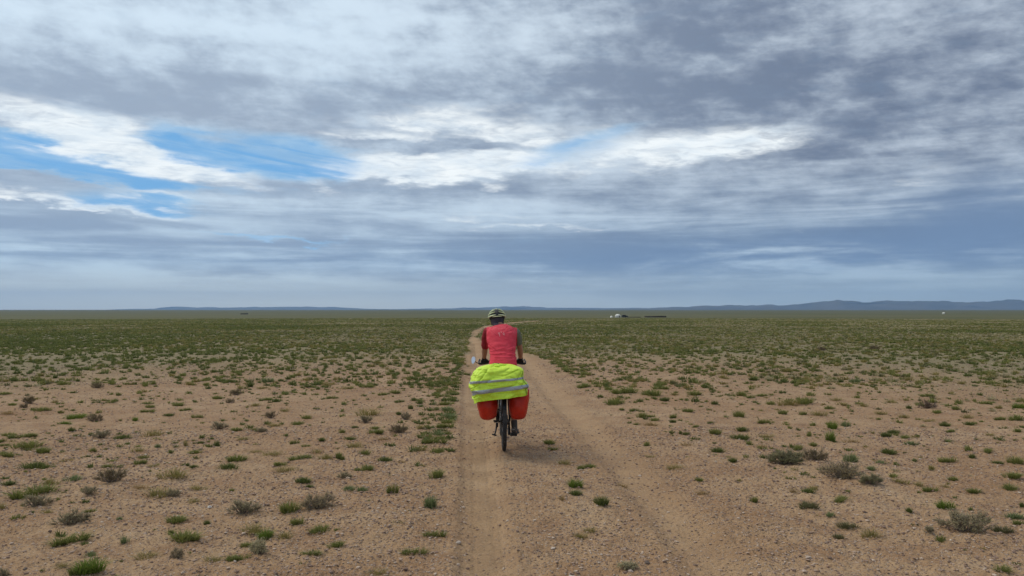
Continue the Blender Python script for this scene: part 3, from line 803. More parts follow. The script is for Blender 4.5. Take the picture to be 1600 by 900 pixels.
# shrubs: every one its own thing with branches and foliage
SV = {}
for look, (st, tw, lv, leaf, op) in {'grey': (60, 12, 9, .030, .1), 'brown': (50, 11, 8, .030, .15), 'tan': (80, 15, 7, .022, .3), 'silver': (60, 12, 11, .034, .0), 'green': (75, 13, 11, .034, .0), 'red': (55, 12, 7, .022, .3)}.items():
    SV[look] = []
    for i in range(3):
        (WV, WF), (LV, LF, t, tp) = shrub_np(rs, st, tw, lv, 1, leaf, op)
        zmax = LV[:, 2].max(); xw = np.percentile(np.abs(LV[:, 0]), 99.5) * 2
        sc = np.array([1 / xw, 1 / xw, 1 / zmax])
        SV[look].append((np_mesh('branches', WV * sc, WF, WOOD if look not in ('tan', 'silver') else simple('pale_wood', (.23, .19, .145), .9, var=.3)),
                         np_mesh('foliage', LV * sc, LF, SM[look], {'tint': t, 'tip': tp})))
for (px, py, w, h, look, lab) in SHRUBS:
    x, y = to_ground(px, py)
    W_ = w * y / F * 1.05; dep = W_ * .8
    H_ = max(h * y / F - dep * .45 * CAM_H / y, W_ * .5)
    y2 = y + dep * .36; x = x * y2 / y
    a, b = SV[look][rs2.randint(3)]
    root = empty('steppe_shrub', (x, y2, zat(x, y2) - .006), rs2.uniform(-.6, .6))
    root.scale = (W_, dep, H_)
    tag(root, lab, 'shrub', 'low woody shrubs dotted over the plain')
    link('branches', a, root); link('foliage', b, root)
    OCC.append((x, y2, W_))

# ------------------------------------------------------------------ ground cover beyond the countable rows (uncountable)
def scatter(name, pts, wid, hei, kinds, lods, label=None):
    pass
def cover():
    r = np.random.RandomState(9)
    lod = []
    # templates by distance class
    for n, bw in ((46, .07), (22, .11), (10, .18), (6, .3)):
        lod.append([tuft_np(r, n, 1, 1, bw, .9, 3, .3) for _ in range(6)])
    pts = []
    # polar sampling so density stays the same per square metre
    def sample(y0, y1, dens, wid, extra=1.0):
        area = .76 * (y1 * y1 - y0 * y0) * 1.05
        n = int(area * dens)
        yy = np.sqrt(r.uniform(y0 * y0, y1 * y1, n)); xx = r.uniform(-.80, .80, n) * yy
        ok = bare(xx, yy) < .35
        return xx[ok], yy[ok]
    X = []; Y = []; W = []; H = []
    for y0, y1, dens, wlo, whi in ((3.2, 18, 7.0, .02, .07), (4, 12, 3.0, .04, .11), (8, 18, 6.0, .05, .14), (13.5, 18, 8.0, .05, .20), (16.6, 30, 19.0, .06, .27), (30, 48, 17.0, .10, .34), (48, 80, 7.5, .16, .46), (80, 130, 2.4, .35, .75), (130, 230, .8, .5, 1.2), (230, 430, .12, .9, 2.2)):
        xx, yy = sample(y0, y1, dens, 1)
        cl = fbm(xx * .9, yy * .45, 3) + fbm(xx * .12 + 40, yy * .12, 3) * .7
        p = sstep(cl, -.42, .25)
        if y0 > 4.5: p = np.maximum(p, .25)
        if y0 > 13: p = np.maximum(p, .45)
        if y0 > 25: p = np.maximum(p, .65)
        if y0 > 45: p = np.maximum(p, .85)
        k = r.rand(len(xx)) < p
        xx, yy = xx[k], yy[k]
        w = r.uniform(wlo, whi, len(xx)) * r.choice([.6, 1, 1.0, 1.25], len(xx))
        X.append(xx); Y.append(yy); W.append(w); H.append(np.clip(w * r.uniform(.26, .5, len(xx)), .012, .12))
    # green verge along the west edge of the track
    yy = r.uniform(9, 60, 420); xx = np.interp(yy, *EL) - np.abs(r.normal(.18, .22, 420)) - .05
    X.append(xx); Y.append(yy); W.append(r.uniform(.12, .28, 420)); H.append(r.uniform(.04, .08, 420))
    yy = r.uniform(20, 62, 420); xx = np.interp(yy, *ER) + np.abs(r.normal(.15, .35, 420)) + .1
    X.append(xx); Y.append(yy); W.append(r.uniform(.14, .34, 420)); H.append(r.uniform(.04, .09, 420))
    X = np.concatenate(X); Y = np.concatenate(Y); W = np.concatenate(W); H = np.concatenate(H)
    Z = height(X, Y, micro=False)
    near = Y < 18
    # keep clear of the individual plants
    if len(OCC):
        o_ = np.array(OCC)
        nn = np.where(Y < 20)[0]
        d = np.hypot(X[nn][:, None] - o_[None, :, 0], (Y[nn][:, None] - o_[None, :, 1]))
        bad = (d < o_[None, :, 2] * .5).any(1)
        keep = np.ones(len(X), bool); keep[nn[bad]] = False
        X, Y, Z, W, H = X[keep], Y[keep], Z[keep], W[keep], H[keep]
    # species: greener on the west, browner patches east
    sp = r.rand(len(X)) + fbm(X * .08, Y * .08, 3) * .9 + np.clip(X / np.maximum(Y, 1), -.5, .5) * .35
    kinds = np.where(sp < .30, 0, np.where(sp < .62, 1, np.where(sp < .82, 2, np.where(sp < .92, 3, 4))))
    mats = [PM['d'], PM['g'], PM['o'], PM['e'], SM['grey']]
    lo = np.digitize(Y, [26, 45, 90])
    tot = 0
    Vs = []; Fs = []; Ts = []; Ps = []; Ms = []; off = 0
    variant = r.randint(0, 6, len(X)); ang = r.uniform(0, 2 * np.pi, len(X))
    for l in range(4):
        for v in range(6):
            idx = np.where((lo == l) & (variant == v))[0]
            if not len(idx): continue
            V, Fc, t, tp = lod[l][v]
            c, s_ = np.cos(ang[idx])[:, None], np.sin(ang[idx])[:, None]
            vx = (V[:, 0] * c - V[:, 1] * s_) * W[idx][:, None] + X[idx][:, None]
            vy = (V[:, 0] * s_ + V[:, 1] * c) * W[idx][:, None] + Y[idx][:, None]
            vz = V[:, 2] * H[idx][:, None] * 1.2 + Z[idx][:, None]
            Vs.append(np.stack([vx, vy, vz], -1).reshape(-1, 3))
            n = len(idx); k = len(V)
            Fs.append((Fc[None] + (np.arange(n) * k)[:, None, None] + off).reshape(-1, 3)); off += n * k
            Ts.append(np.clip(np.tile(t, n) * .5 + np.repeat(r.rand(n), k) * .7, 0, 1)); Ps.append(np.tile(tp, n))
            Ms.append(np.repeat(kinds[idx], len(Fc)))
    Fs = np.concatenate(Fs)
    me = np_mesh('ground_cover', np.concatenate(Vs), Fs, None, {'tint': np.concatenate(Ts), 'tip': np.concatenate(Ps)})
    for m in mats: me.materials.append(m)
    mi = np.concatenate(Ms).astype(np.int32)
    if len(me.polygons) == len(mi): me.polygons.foreach_set('material_index', mi)
    print('cover tris', len(me.polygons), 'tufts', len(X))
    tag(link('ground_cover', me), 'low steppe grass and herbs carpeting the plain into the distance', kind='stuff')
cover()

# ------------------------------------------------------------------ gravel and stones
def stone_material(name, cols):
    m, gg, b = mat_new(name)
    t = gg.attr('tint')[2]
    r_ = gg.n.new('ShaderNodeValToRGB')
    els = r_.color_ramp.elements
    for i, (p, c) in enumerate(cols):
        e_ = els[i] if i < 2 else els.new(p)
        e_.position = p; e_.color = (*c, 1)
    gg.put(r_.inputs[0], t)
    geo = gg.n.new('ShaderNodeNewGeometry')
    c = gg.mix(gg.ss(gg.noise(geo.outputs['Position'], 120, 4, .6)[0], .35, .65), r_.outputs[0], (.25, .17, .12))
    c2 = gg.mix(.35, r_.outputs[0], c)
    gg.put(b.inputs['Base Color'], c2); b.inputs['Roughness'].default_value = .85
    return m
GR = stone_material('gravel_mix', [(0, (.12, .075, .055)), (.35, (.27, .17, .12)), (.7, (.42, .30, .215)), (1, (.60, .48, .37))])
def stones_np(r, X, Y, S, sink=.3):
    ico = bmesh.new(); bmesh.ops.create_icosphere(ico, subdivisions=1, radius=1)
    IV = np.array([v.co[:] for v in ico.verts]); IF = np.array([[v.index for v in f.verts] for f in ico.faces]); 
    ico.free()
    n = len(X); k = len(IV)
    jit = 1 + r.uniform(-.28, .28, (n, k))
    sc = np.stack([r.uniform(.7, 1.3, n), r.uniform(.7, 1.3, n), r.uniform(.4, .8, n)], -1)[:, None, :]
    V = IV[None] * jit[:, :, None] * sc * S[:, None, None]
    a = r.uniform(0, 6.28, n); c, s_ = np.cos(a)[:, None], np.sin(a)[:, None]
    x = V[..., 0] * c - V[..., 1] * s_ + X[:, None]; y = V[..., 0] * s_ + V[..., 1] * c + Y[:, None]
    z = V[..., 2] + (height(X, Y) + S * .25)[:, None]
    Fc = (IF[None] + (np.arange(n) * k)[:, None, None]).reshape(-1, 3)
    return np.stack([x, y, z], -1).reshape(-1, 3), Fc
def gravel():
    r = np.random.RandomState(21)
    N = 70000
    yy = np.sqrt(r.uniform(3.5 ** 2, 24 ** 2, N)); yy = np.where(r.rand(N) < .6, r.uniform(3.5, 11, N), yy)
    xx = r.uniform(-.76, .76, N) * yy
    k = r.rand(N) < (1 - .85 * ruts(xx, yy)) * np.clip(.55 + fbm(xx * .7, yy * .7, 3), .15, 1)
    xx, yy = xx[k], yy[k]
    S = .0035 + .009 * r.rand(len(xx)) ** 3.5 + .0005 * yy
    V, Fc = stones_np(r, xx, yy, S)
    t = np.repeat(np.clip(r.beta(1.6, 1.8, len(xx)), 0, 1), 42 if False else len(V) // len(xx))
    tag(link('gravel', np_mesh('gravel', V, Fc, GR, {'tint': t})), 'loose gravel and crumbs strewn over the soil', kind='stuff')
gravel()
STONE_W = stone_material('white_stone', [(0, (.62, .58, .52)), (1, (.78, .76, .72))])
STONE_P = stone_material('pale_stone', [(0, (.42, .33, .26)), (1, (.52, .43, .35))])
STONE_D = stone_material('dark_stone', [(0, (.10, .075, .06)), (1, (.16, .12, .09))])
rst = np.random.RandomState(5)
for (px, py, w, mt, lab) in ((326, 790, 7, STONE_W, 'flat white stone, brightest stone on the plain, beside the silvery round shrub'),
        (864, 856, 7.5, STONE_P, 'pale pinkish stone on the gravel crown of the track'), (1265, 874, 9, STONE_P, 'pale round stone in the gravel east of the track, near the frame edge'),
        (716, 846, 7, STONE_P, 'flat pale stone at the west edge of the smooth wheel rut'), (893, 900, 12, STONE_P, 'upright pale stone at the bottom edge of the frame on the track'),
        (986, 892, 8, STONE_P, 'pale stone pushed against the little grey shrub on the track'), (1012, 877, 9, STONE_D, 'brown clod next to the little grey shrub on the track'),
        (424, 877, 0, STONE_D, ''), (738, 739, 0, STONE_D, ''), (798, 736, 5, STONE_D, 'small dark stone in the track right behind the wheel'),
        (37, 889, 6, STONE_D, 'dark clod on bare soil near the bottom corner'), (450, 868, 5, STONE_D, 'dark clod beside the little silver shrub'), (1143, 737, 5, STONE_D, 'dark pebble in a loose row before the grey green cushion shrub'),
        (366, 883, 5, STONE_P, 'pale pebble at the foot of the green tuft beside the silver shrub'), (1330, 850, 0, STONE_D, ''), (1420, 893, 0, STONE_P, ''), (1000, 740, 5, STONE_P, 'small white pebble on the gravel crown behind the eastern rut')):
    if not w: continue
    x, y = to_ground(px, py); S = w * y / F / 2
    bm = bmesh.new(); bmesh.ops.create_icosphere(bm, subdivisions=3, radius=1)
    sq = rst.uniform(.75, 1.2); off = rst.uniform(0, 50)
    for v in bm.verts:
        nn = mnoise.noise(v.co * 1.1 + Vector((off, 0, 0))) * .45 + mnoise.noise(v.co * 2.7 + Vector((off, 3, 0))) * .2
        v.co *= 1 + nn
        v.co.x *= sq; v.co.z *= .6
        v.co *= S
    me = bpy.data.meshes.new('stone'); bm.to_mesh(me); bm.free()
    a_ = me.attributes.new('tint', 'FLOAT', 'POINT'); a_.data.foreach_set('value', [rst.rand()] * len(me.vertices))
    me.materials.append(mt)
    o = link('stone', me); o.location = (x, y + S, zat(x, y + S) + S * .25); o.rotation_euler = (0, 0, rst.uniform(0, 3))
    tag(o, lab, 'stone', 'single stones lying on the plain')

# ------------------------------------------------------------------ the far camp
FELT = simple('yurt_felt', (.78, .76, .70), .9, var=.08, scale=2)
FELT2 = simple('yurt_roof_felt', (.70, .68, .62), .9, var=.1, scale=2)
DARKW = simple('dark_timber', (.030, .026, .020), .9, var=.3, scale=3)
DUNG = simple('dark_pen_wall', (.045, .034, .024), 1.0, var=.35, scale=1.5)
PAINT_D = simple('dark_vehicle_paint', (.02, .022, .026), .4, var=.1)
RUBB = simple('rubber', (.02, .02, .02), .8)
GLS = simple('dark_glass', (.015, .018, .022), .1)
def yurt(px, py, width_px, label, rot=0.0):
    x, y = to_ground(px, py); d = math.hypot(x, y); R = width_px * y / F / 2
    z = zat(x, y)
    root = empty('yurt', (x, y, z - .05), rot); tag(root, label, 'yurt')
    def ring(r, h, n=40): return [(r * math.cos(2 * math.pi * j / n), r * math.sin(2 * math.pi * j / n), h) for j in range(n)]
    MB().ring_loft([ring(R, 0), ring(R * 1.01, .8), ring(R, 1.65)]).build('wall', FELT, root)
    MB().ring_loft([ring(R * 1.04, 1.60), ring(R * .92, 1.95), ring(R * .6, 2.5), ring(R * .3, 2.85), ring(R * .17, 2.95)]).build('roof', FELT2, root)
    MB().ring_loft([ring(R * .19, 2.93), ring(R * .19, 3.08), ring(R * .1, 3.16)]).build('crown', DARKW, root)
    mb = MB(); mb.tube([(.2, 0, 3.0), (.2, 0, 3.9)], .07, 8); mb.build('stove_pipe', DARKW, root)
    for k in (.45, 1.1): MB().tube([(R * 1.025 * math.cos(2 * math.pi * j / 40), R * 1.025 * math.sin(2 * math.pi * j / 40), k) for j in range(40)], .04, 6, closed=True).build('rope', DARKW, root)
    d_ = MB(); d_.box((R * .55, -R * .87, .85), (.9, .16, 1.6), Matrix.Rotation(.55, 3, 'Z')); d_.build('door', simple('door_wood', (.10, .04, .02), .6), root, smooth=False, bevel=.02)
    return root
yurt(965.2, 496.0, 8.5, 'white domed yurt of the small camp on the horizon')
yurt(1474.6, 490.6, 4.2, 'single pale yurt, a tiny dot far out on the eastern plain')
# small white tent beside it
x, y = to_ground(955.6, 496.0)
root = empty('ridge_tent', (x, y, zat(x, y)), .3); tag(root, 'small white ridge tent standing beside the white yurt', 'tent')
mb = MB(); mb.ring_loft([[(-.95, yy_, 0), (.95, yy_, 0), (.08, yy_, 1.35), (-.08, yy_, 1.35)] for yy_ in (-1.1, 1.1)]); mb.build('canopy', FELT, root, smooth=False)
mb = MB(); mb.tube([(0, -1.14, 0), (0, -1.14, 1.45)], .03, 8); mb.build('pole', DARKW, root)
mb = MB(); mb.ring_loft([[(-.3, yy_, 0), (.3, yy_, 0), (.05, yy_, .95), (-.05, yy_, .95)] for yy_ in (-1.125, -1.105)]); mb.build('door_flap', FELT2, root, smooth=False)
# parked vehicle and motorbike-sized dark shapes by the yurt
def vehicle(px, py, L, Hh, label, rz):
    x, y = to_ground(px, py); root = empty('parked_van', (x, y, zat(x, y)), rz); tag(root, label, 'van')
    prof = [(-L / 2, .35), (L / 2, .35), (L / 2, .95), (L * .38, 1.05), (L * .28, Hh), (-L * .46, Hh), (-L / 2, 1.0)]
    MB().ring_loft([[(a, w_, b) for a, b in prof] for w_ in (-.85, .85)]).build('body', PAINT_D, root, smooth=False, bevel=.05)
    for sx in (-.3, .3):
        for sy in (-.86, .86): MB().tube([(L * sx, sy - .1, .34), (L * sx, sy + .1, .34)], .34, 18).build('wheel', RUBB, root)
    w = MB(); w.box((-.1 * L, -.86, Hh * .78), (L * .6, .03, .4)); w.build('window', GLS, root, smooth=False)
    w = MB(); w.box((-.1 * L, .86, Hh * .78), (L * .6, .03, .4)); w.build('window', GLS, root, smooth=False)
vehicle(975.3, 496.1, 3.6, 2.1, 'dark van parked against the east side of the white yurt', .4)
vehicle(979.0, 496.2, 2.6, 1.5, 'low dark car, end of the dark cluster beside the yurt', -.2)
def pen(px0, px1, py, Hh, label, name='pen_wall', cat='livestock pen', mat=DUNG):
    xa, ya = to_ground(px0, py); xb, yb = to_ground(px1, py)
    r = np.random.RandomState(int(px0)); n = 60
    cx, cy = (xa + xb) / 2, (ya + yb) / 2; L = xb - xa
    root = empty(name, (cx, cy, zat(cx, cy))); tag(root, label, cat)
    for part, yy_, s in (('front_wall', 0.0, 1), ('back_wall', 9.0, 1)):
        rings = []
        for i in range(n + 1):
            u = -L / 2 + L * i / n; hh = Hh * (.75 + .35 * r.rand()) * (.75 + .25 * i / n); zz = -.2
            rings.append([(u, yy_ - .5, zz), (u, yy_ + .5, zz), (u, yy_ + .3, hh), (u, yy_ - .3, hh)])
        MB().ring_loft(rings).build(part, mat, root, smooth=False)
    for sx in (-1, 1):
        MB().ring_loft([[(sx * L / 2 - .4, v, -.2), (sx * L / 2 + .4, v, -.2), (sx * L / 2 + .3, v, Hh * .9), (sx * L / 2 - .3, v, Hh * .9)] for v in np.linspace(-.4, 9.4, 8)]).build('side_wall', mat, root, smooth=False)
pen(1011.5, 1039.5, 496.1, 1.35, 'long dark livestock pen wall at the east end of the camp')
pen(984.5, 1000, 496.1, .55, 'thin low dark wall between the yurt and the long pen')
pen(376.3, 383.8, 491.2, 1.6, 'tiny dark low pen alone on the far western plain')
# ------------------------------------------------------------------ the loaded bicycle and its rider
YAW = math.radians(2.3)
BX, BY = -.098, 9.10
BZ = float(height(np.array([BX]), np.array([BY]))[0])
BLK = simple('black_alloy', (.018, .018, .02), .42, .6, .15, 60)
TYRE = simple('tyre_rubber', (.022, .021, .021), .85, 0, .2, 60, dirt=.15)
STEEL = simple('chain_steel', (.16, .15, .14), .4, .9, .2, 80, dirt=.2)
SILV = simple('alloy_silver', (.55, .55, .56), .3, .9)
FRAME = simple('frame_paint', (.030, .045, .050), .35, 0, .1, 20)
HOOD = simple('grip_rubber', (.02, .02, .02), .8)
FY = 1.07
def put(o): return o
bike = empty('touring_bicycle', (BX, BY, BZ - .006), YAW)
tag(bike, 'black loaded touring bicycle ridden away along the dirt track', 'bicycle')

def wheel(yc, rear):
    w = empty('wheel', (0, yc, .356), parent=bike)
    n = 72
    def circ(r, x=0.0, ph=0): return [(x, r * math.cos(2 * math.pi * j / n + ph), r * math.sin(2 * math.pi * j / n + ph)) for j in range(n)]
    t = MB(); t.tube(circ(.330), .0255, 14, closed=True)
    r_ = random.Random(3)
    for k in range(96):      # tread blocks
        a = 2 * math.pi * k / 96
        R = Matrix.Rotation(a, 3, 'X')
        for sx, sz in ((-.013, .350), (.013, .350), (0, .3555)):
            if (k % 2) == (0 if sx else 1):
                t.box(R @ Vector((sx, 0, sz)), (.011, .012, .006), R)
    t.build('tyre', TYRE, w)
    rm = MB()
    rm.ring_loft([[(-.012, 0, 0)] * 4] * 0 or [[(math.copysign(.012, sx), r * math.cos(a), r * math.sin(a)) for sx, r in ((-1, .292), (1, .292), (1, .312), (-1, .312))] for a in (2 * math.pi * j / 64 for j in range(64))], closed=True)
    rm.build('rim', BLK, w)
    hb = MB(); hb.tube([(-.062, 0, 0), (-.03, 0, 0), (-.029, 0, 0), (.029, 0, 0), (.03, 0, 0), (.062, 0, 0)], [.010, .010, .024, .024, .010, .010], 16); hb.build('hub', BLK, w)
    sp = MB()
    for k in range(32):
        a = 2 * math.pi * k / 32; sx = .028 if k % 2 else -.028; off = .5 if (k // 2) % 2 else -.5
        sp.tube([(sx, .024 * math.cos(a + off * 2.4), .024 * math.sin(a + off * 2.4)), (0, .294 * math.cos(a), .294 * math.sin(a))], .0011, 4)
    sp.build('spoke_lacing', SILV, w)
    dr = MB(); dr.tube([(-.040, 0, 0), (-.0385, 0, 0)], [.08, .08], 40); dr.build('brake_rotor', STEEL, w)
    if rear:
        cs = MB()
        for k, rr in enumerate((.058, .052, .046, .041, .036, .031, .027, .023)):
            x0 = .034 + k * .004
            cs.tube([(x0, 0, 0), (x0 + .0018, 0, 0)], [rr, rr], 28)
        cs.build('cassette', STEEL, w)
    return w
wheel(0, True); wheel(FY, False)
BB = Vector((0, .44, .285)); SEAT = Vector((0, .235, .93)); HT = Vector((0, .80, .92)); HB_ = Vector((0, .835, .80))
f = MB()
f.tube([BB, BB.lerp(SEAT, .78)], .017, 14)
f.tube([BB, HB_.lerp(HT, .15)], .021, 14); f.tube([BB.lerp(SEAT, .74), HT.lerp(HB_, .15)], .018, 14)
f.tube([HB_, HT], .022, 14); f.tube([BB + Vector((-.04, 0, 0)), BB + Vector((.04, 0, 0))], .024, 16)
for s in (-1, 1):
    f.tube([(s * .03, .42, .285), (s * .055, .30, .31), (s * .067, .0, .356)], [.012, .012, .009], 10)
    f.tube([(s * .016, .285, .78), (s * .05, .22, .68), (s * .067, .0, .356)], [.009, .009, .008], 10)
    f.box((s * .067, 0, .356), (.006, .035, .035))
f.build('frame', FRAME, bike)
fk = MB(); fk.tube([HB_ + Vector((0, -.01, .02)), (0, .85, .76)], .018, 12)
for s in (-1, 1): fk.tube([(0, .85, .755), (s * .05, .86, .735), (s * .056, .93, .58), (s * .06, FY, .356)], [.014, .014, .012, .009], 10)
fk.build('fork', FRAME, bike)
sp = MB(); sp.tube([BB.lerp(SEAT, .76), SEAT + Vector((0, -.01, .02))], .0135, 12); sp.build('seat_post', BLK, bike)
sd_ = MB(); 
sd_.ring_loft([[(w * math.cos(q), y, z + hh * math.sin(q)) for q in (2 * math.pi * j / 14 for j in range(14))] for y, w, z, hh in
    ((.10, .05, .965, .012), (.115, .075, .97, .02), (.16, .078, .968, .024), (.23, .05, .962, .022), (.30, .025, .962, .018), (.37, .019, .962, .015), (.385, .01, .96, .008))])
sd_.build('saddle', simple('saddle_leather', (.02, .018, .016), .5), bike)
st = MB(); st.tube([(0, .795, .93), (0, .785, .995)], .017, 12); st.tube([(0, .787, .99), (0, .875, 1.035)], .016, 12); st.build('stem', BLK, bike)
bar = MB()
barpts = [(-.30, .835, 1.000), (-.22, .86, 1.012), (-.14, .885, 1.045), (-.06, .885, 1.045), (.06, .885, 1.045), (.14, .885, 1.045), (.22, .86, 1.012), (.30, .835, 1.000)]
bar.tube(barpts, .0125, 12); hbar = bar.build('handlebar', BLK, bike)
for s in (-1, 1):
    gm = MB(); gm.tube([(s * .305, .833, .999), (s * .19, .868, 1.018)], .0165, 14); gm.build('grip', HOOD, hbar)
    be = MB(); be.tube([(s * .31, .835, 1.0), (s * .315, .87, 1.02), (s * .30, .93, 1.05)], .011, 10); be.build('bar_end', BLK, hbar)
    bl = MB(); bl.box((s * .165, .872, 1.02), (.02, .035, .025)); bl.tube([(s * .165, .89, 1.01), (s * .2, .915, .995), (s * .275, .905, .985)], [.007, .006, .005], 8); bl.build('brake_lever', BLK, hbar)
# mirror
mr = MB(); mr.tube([(-.305, .835, 1.0), (-.345, .82, 1.018), (-.372, .815, 1.04)], .005, 8); mir = mr.build('mirror_arm', BLK, bike)
hs = MB(); Rm = Matrix.Rotation(.12, 3, 'Y')
def oval(y, sx, sz, n=28): return [(Vector((-.386, .81, 1.05)) + Rm @ Vector((sx * math.cos(q) * (1 + .12 * math.sin(q)), y + .22 * sz * math.sin(q), sz * math.sin(q)))) for q in (2 * math.pi * j / n for j in range(n))]
hs.ring_loft([oval(.022, .012, .022), oval(.018, .022, .040), oval(.0, .028, .050), oval(-.006, .028, .050)]); hs.build('mirror_housing', simple('white_plastic', (.72, .73, .73), .35), mir)
gl = MB(); gl.ring_loft([oval(-.0062, .024, .046), oval(-.0085, .023, .045)]); gl.build('mirror_glass', simple('mirror_glass', (.95, .96, .97), .12, 1.0, .01), mir)
bg_ = MB()   # small bar bag and front lamp
# drivetrain
cr = MB(); cr.tube([(.050, .44, .285), (.054, .44, .285)], [.09, .09], 44); crank = cr.build('chainring', STEEL, bike)
ca = MB()
ca.tube([(.075, .44, .285), (.082, .445, .20), (.085, .448, .117)], [.014, .012, .011], 10); ca.build('crank_arm', BLK, bike)
ca = MB(); ca.tube([(-.075, .44, .285), (-.082, .435, .37), (-.085, .432, .453)], [.014, .012, .011], 10); ca.build('crank_arm', BLK, bike)
for s, z, y in ((1, .117, .448), (-1, .453, .432)):
    pd = MB(); pd.box((s * .135, y, z), (.085, .08, .012)); pd.box((s * .135, y - .042, z), (.09, .006, .018)); pd.box((s * .135, y + .042, z), (.09, .006, .018)); pd.tube([(s * .085, y, z), (s * .18, y, z)], .007, 10); pd.build('pedal', BLK, bike, smooth=False, bevel=.002)
ch = MB(); ch.tube([(.052, .44, .375), (.05, .2, .40), (.046, 0, .402)], .0045, 6); ch.tube([(.052, .44, .196), (.05, .15, .235), (.05, .02, .195), (.05, -.012, .215), (.05, .0, .30)], .0045, 6); ch.build('chain', STEEL, bike)
rd = MB(); rd.box((.066, .0, .315), (.018, .03, .06)); rd.box((.056, .012, .245), (.010, .03, .10), Matrix.Rotation(.25, 3, 'X')); rd.tube([(.048, .005, .285), (.056, .005, .285)], .018, 14); rd.tube([(.048, .02, .205), (.056, .02, .205)], .018, 14); rd.build('rear_derailleur', BLK, bike, smooth=False)
ks = MB(); ks.box((-.085, .03, .31), (.03, .05, .05)); ks.tube([(-.09, .02, .30), (-.10, -.08, .262), (-.115, -.19, .232)], [.010, .009, .009], 10); ks.box((-.122, -.20, .226), (.055, .035, .014), Matrix.Rotation(.25, 3, 'Y')); ks.build('kickstand', BLK, bike)
lv = MB(); lv.box((-.10, -.01, .365), (.06, .018, .018)); lv.tube([(-.075, 0, .356), (-.12, -.02, .35)], .007, 8); lv.build('axle_lever', BLK, bike)
# rack
rk = MB()
for s in (-1, 1):
    rk.tube([(s * .075, .0, .36), (s * .085, -.03, .70), (s * .062, -.03, .745)], .006, 8)
    rk.tube([(s * .075, .01, .36), (s * .085, .14, .68), (s * .062, .14, .745)], .006, 8)
    rk.tube([(s * .062, -.19, .745), (s * .062, .20, .745), (s * .02, .27, .76)], .006, 8)
    rk.tube([(s * .085, -.16, .66), (s * .085, .17, .66)], .006, 8); rk.tube([(s * .085, -.16, .66), (s * .062, -.19, .745)], .006, 8)
for y in (-.19, -.06, .07, .20): rk.tube([(-.062, y, .745), (.062, y, .745)], .005, 8)
rk.build('rear_rack', BLK, bike)
mg = MB()
mg.ring_loft([[(sx, r * math.cos(a), .356 + r * math.sin(a)) for sx, r in ((-.022, .370), (0, .378), (.022, .370), (.022, .367), (0, .375), (-.022, .367))] for a in np.linspace(math.radians(20), math.radians(148), 26)]); mg.build('mudguard', BLK, bike)

# ------------------------------------------------------------------ luggage: everything in the bicycle's own frame, standing on its own
def fab(name, col, rough=.62, fold=.004, fs=9.0, stripe=None, var=.1, dirt=.0, fine=.0015):
    m, gg, b = mat_new(name)
    tcn = gg.n.new('ShaderNodeTexCoord'); v = tcn.outputs['Object']
    n1_ = gg.noise(v, fs, 5, .55, .8)[0]; n2_ = gg.noise(v, fs * 4, 4, .6)[0]
    weave = gg.noise(v, 420, 2, .5)[0]
    c = gg.mix(gg.ss(n2_, .3, .7), tuple(q * (1 - var) for q in col), tuple(min(1, q * (1 + var)) for q in col))
    if dirt: c = gg.mix(gg.mul(gg.ss(gg.noise(v, 5, 6, .65)[0], .48, .75), dirt), c, (.33, .24, .17))
    gg.put(b.inputs['Base Color'], c); b.inputs['Roughness'].default_value = rough
    b.inputs['Specular IOR Level'].default_value = .35
    bn = gg.n.new('ShaderNodeBump'); bn.inputs['Strength'].default_value = .8; bn.inputs['Distance'].default_value = fold
    gg.put(bn.inputs['Height'], gg.add(n1_, gg.mul(n2_, .35), gg.mul(weave, .05))); gg.l.new(bn.outputs[0], b.inputs['Normal'])
    return m
HIVIS = fab('hi_vis_polyester', (.60, .82, .060), .55, .006, 8, dirt=.10)
REFL = fab('reflective_tape', (.36, .38, .40), .38, .003, 14)
REDBAG = fab('red_tarpaulin', (.54, .026, .010), .42, .006, 9, dirt=.16)
DARKBAG = fab('dark_olive_cordura', (.05, .055, .035), .8, .004, 14)
STRAPM = fab('black_webbing', (.02, .02, .02), .8, .001, 60)

def nz3(x, y, z, s): return mnoise.noise(Vector((x * s, y * s, z * s)))

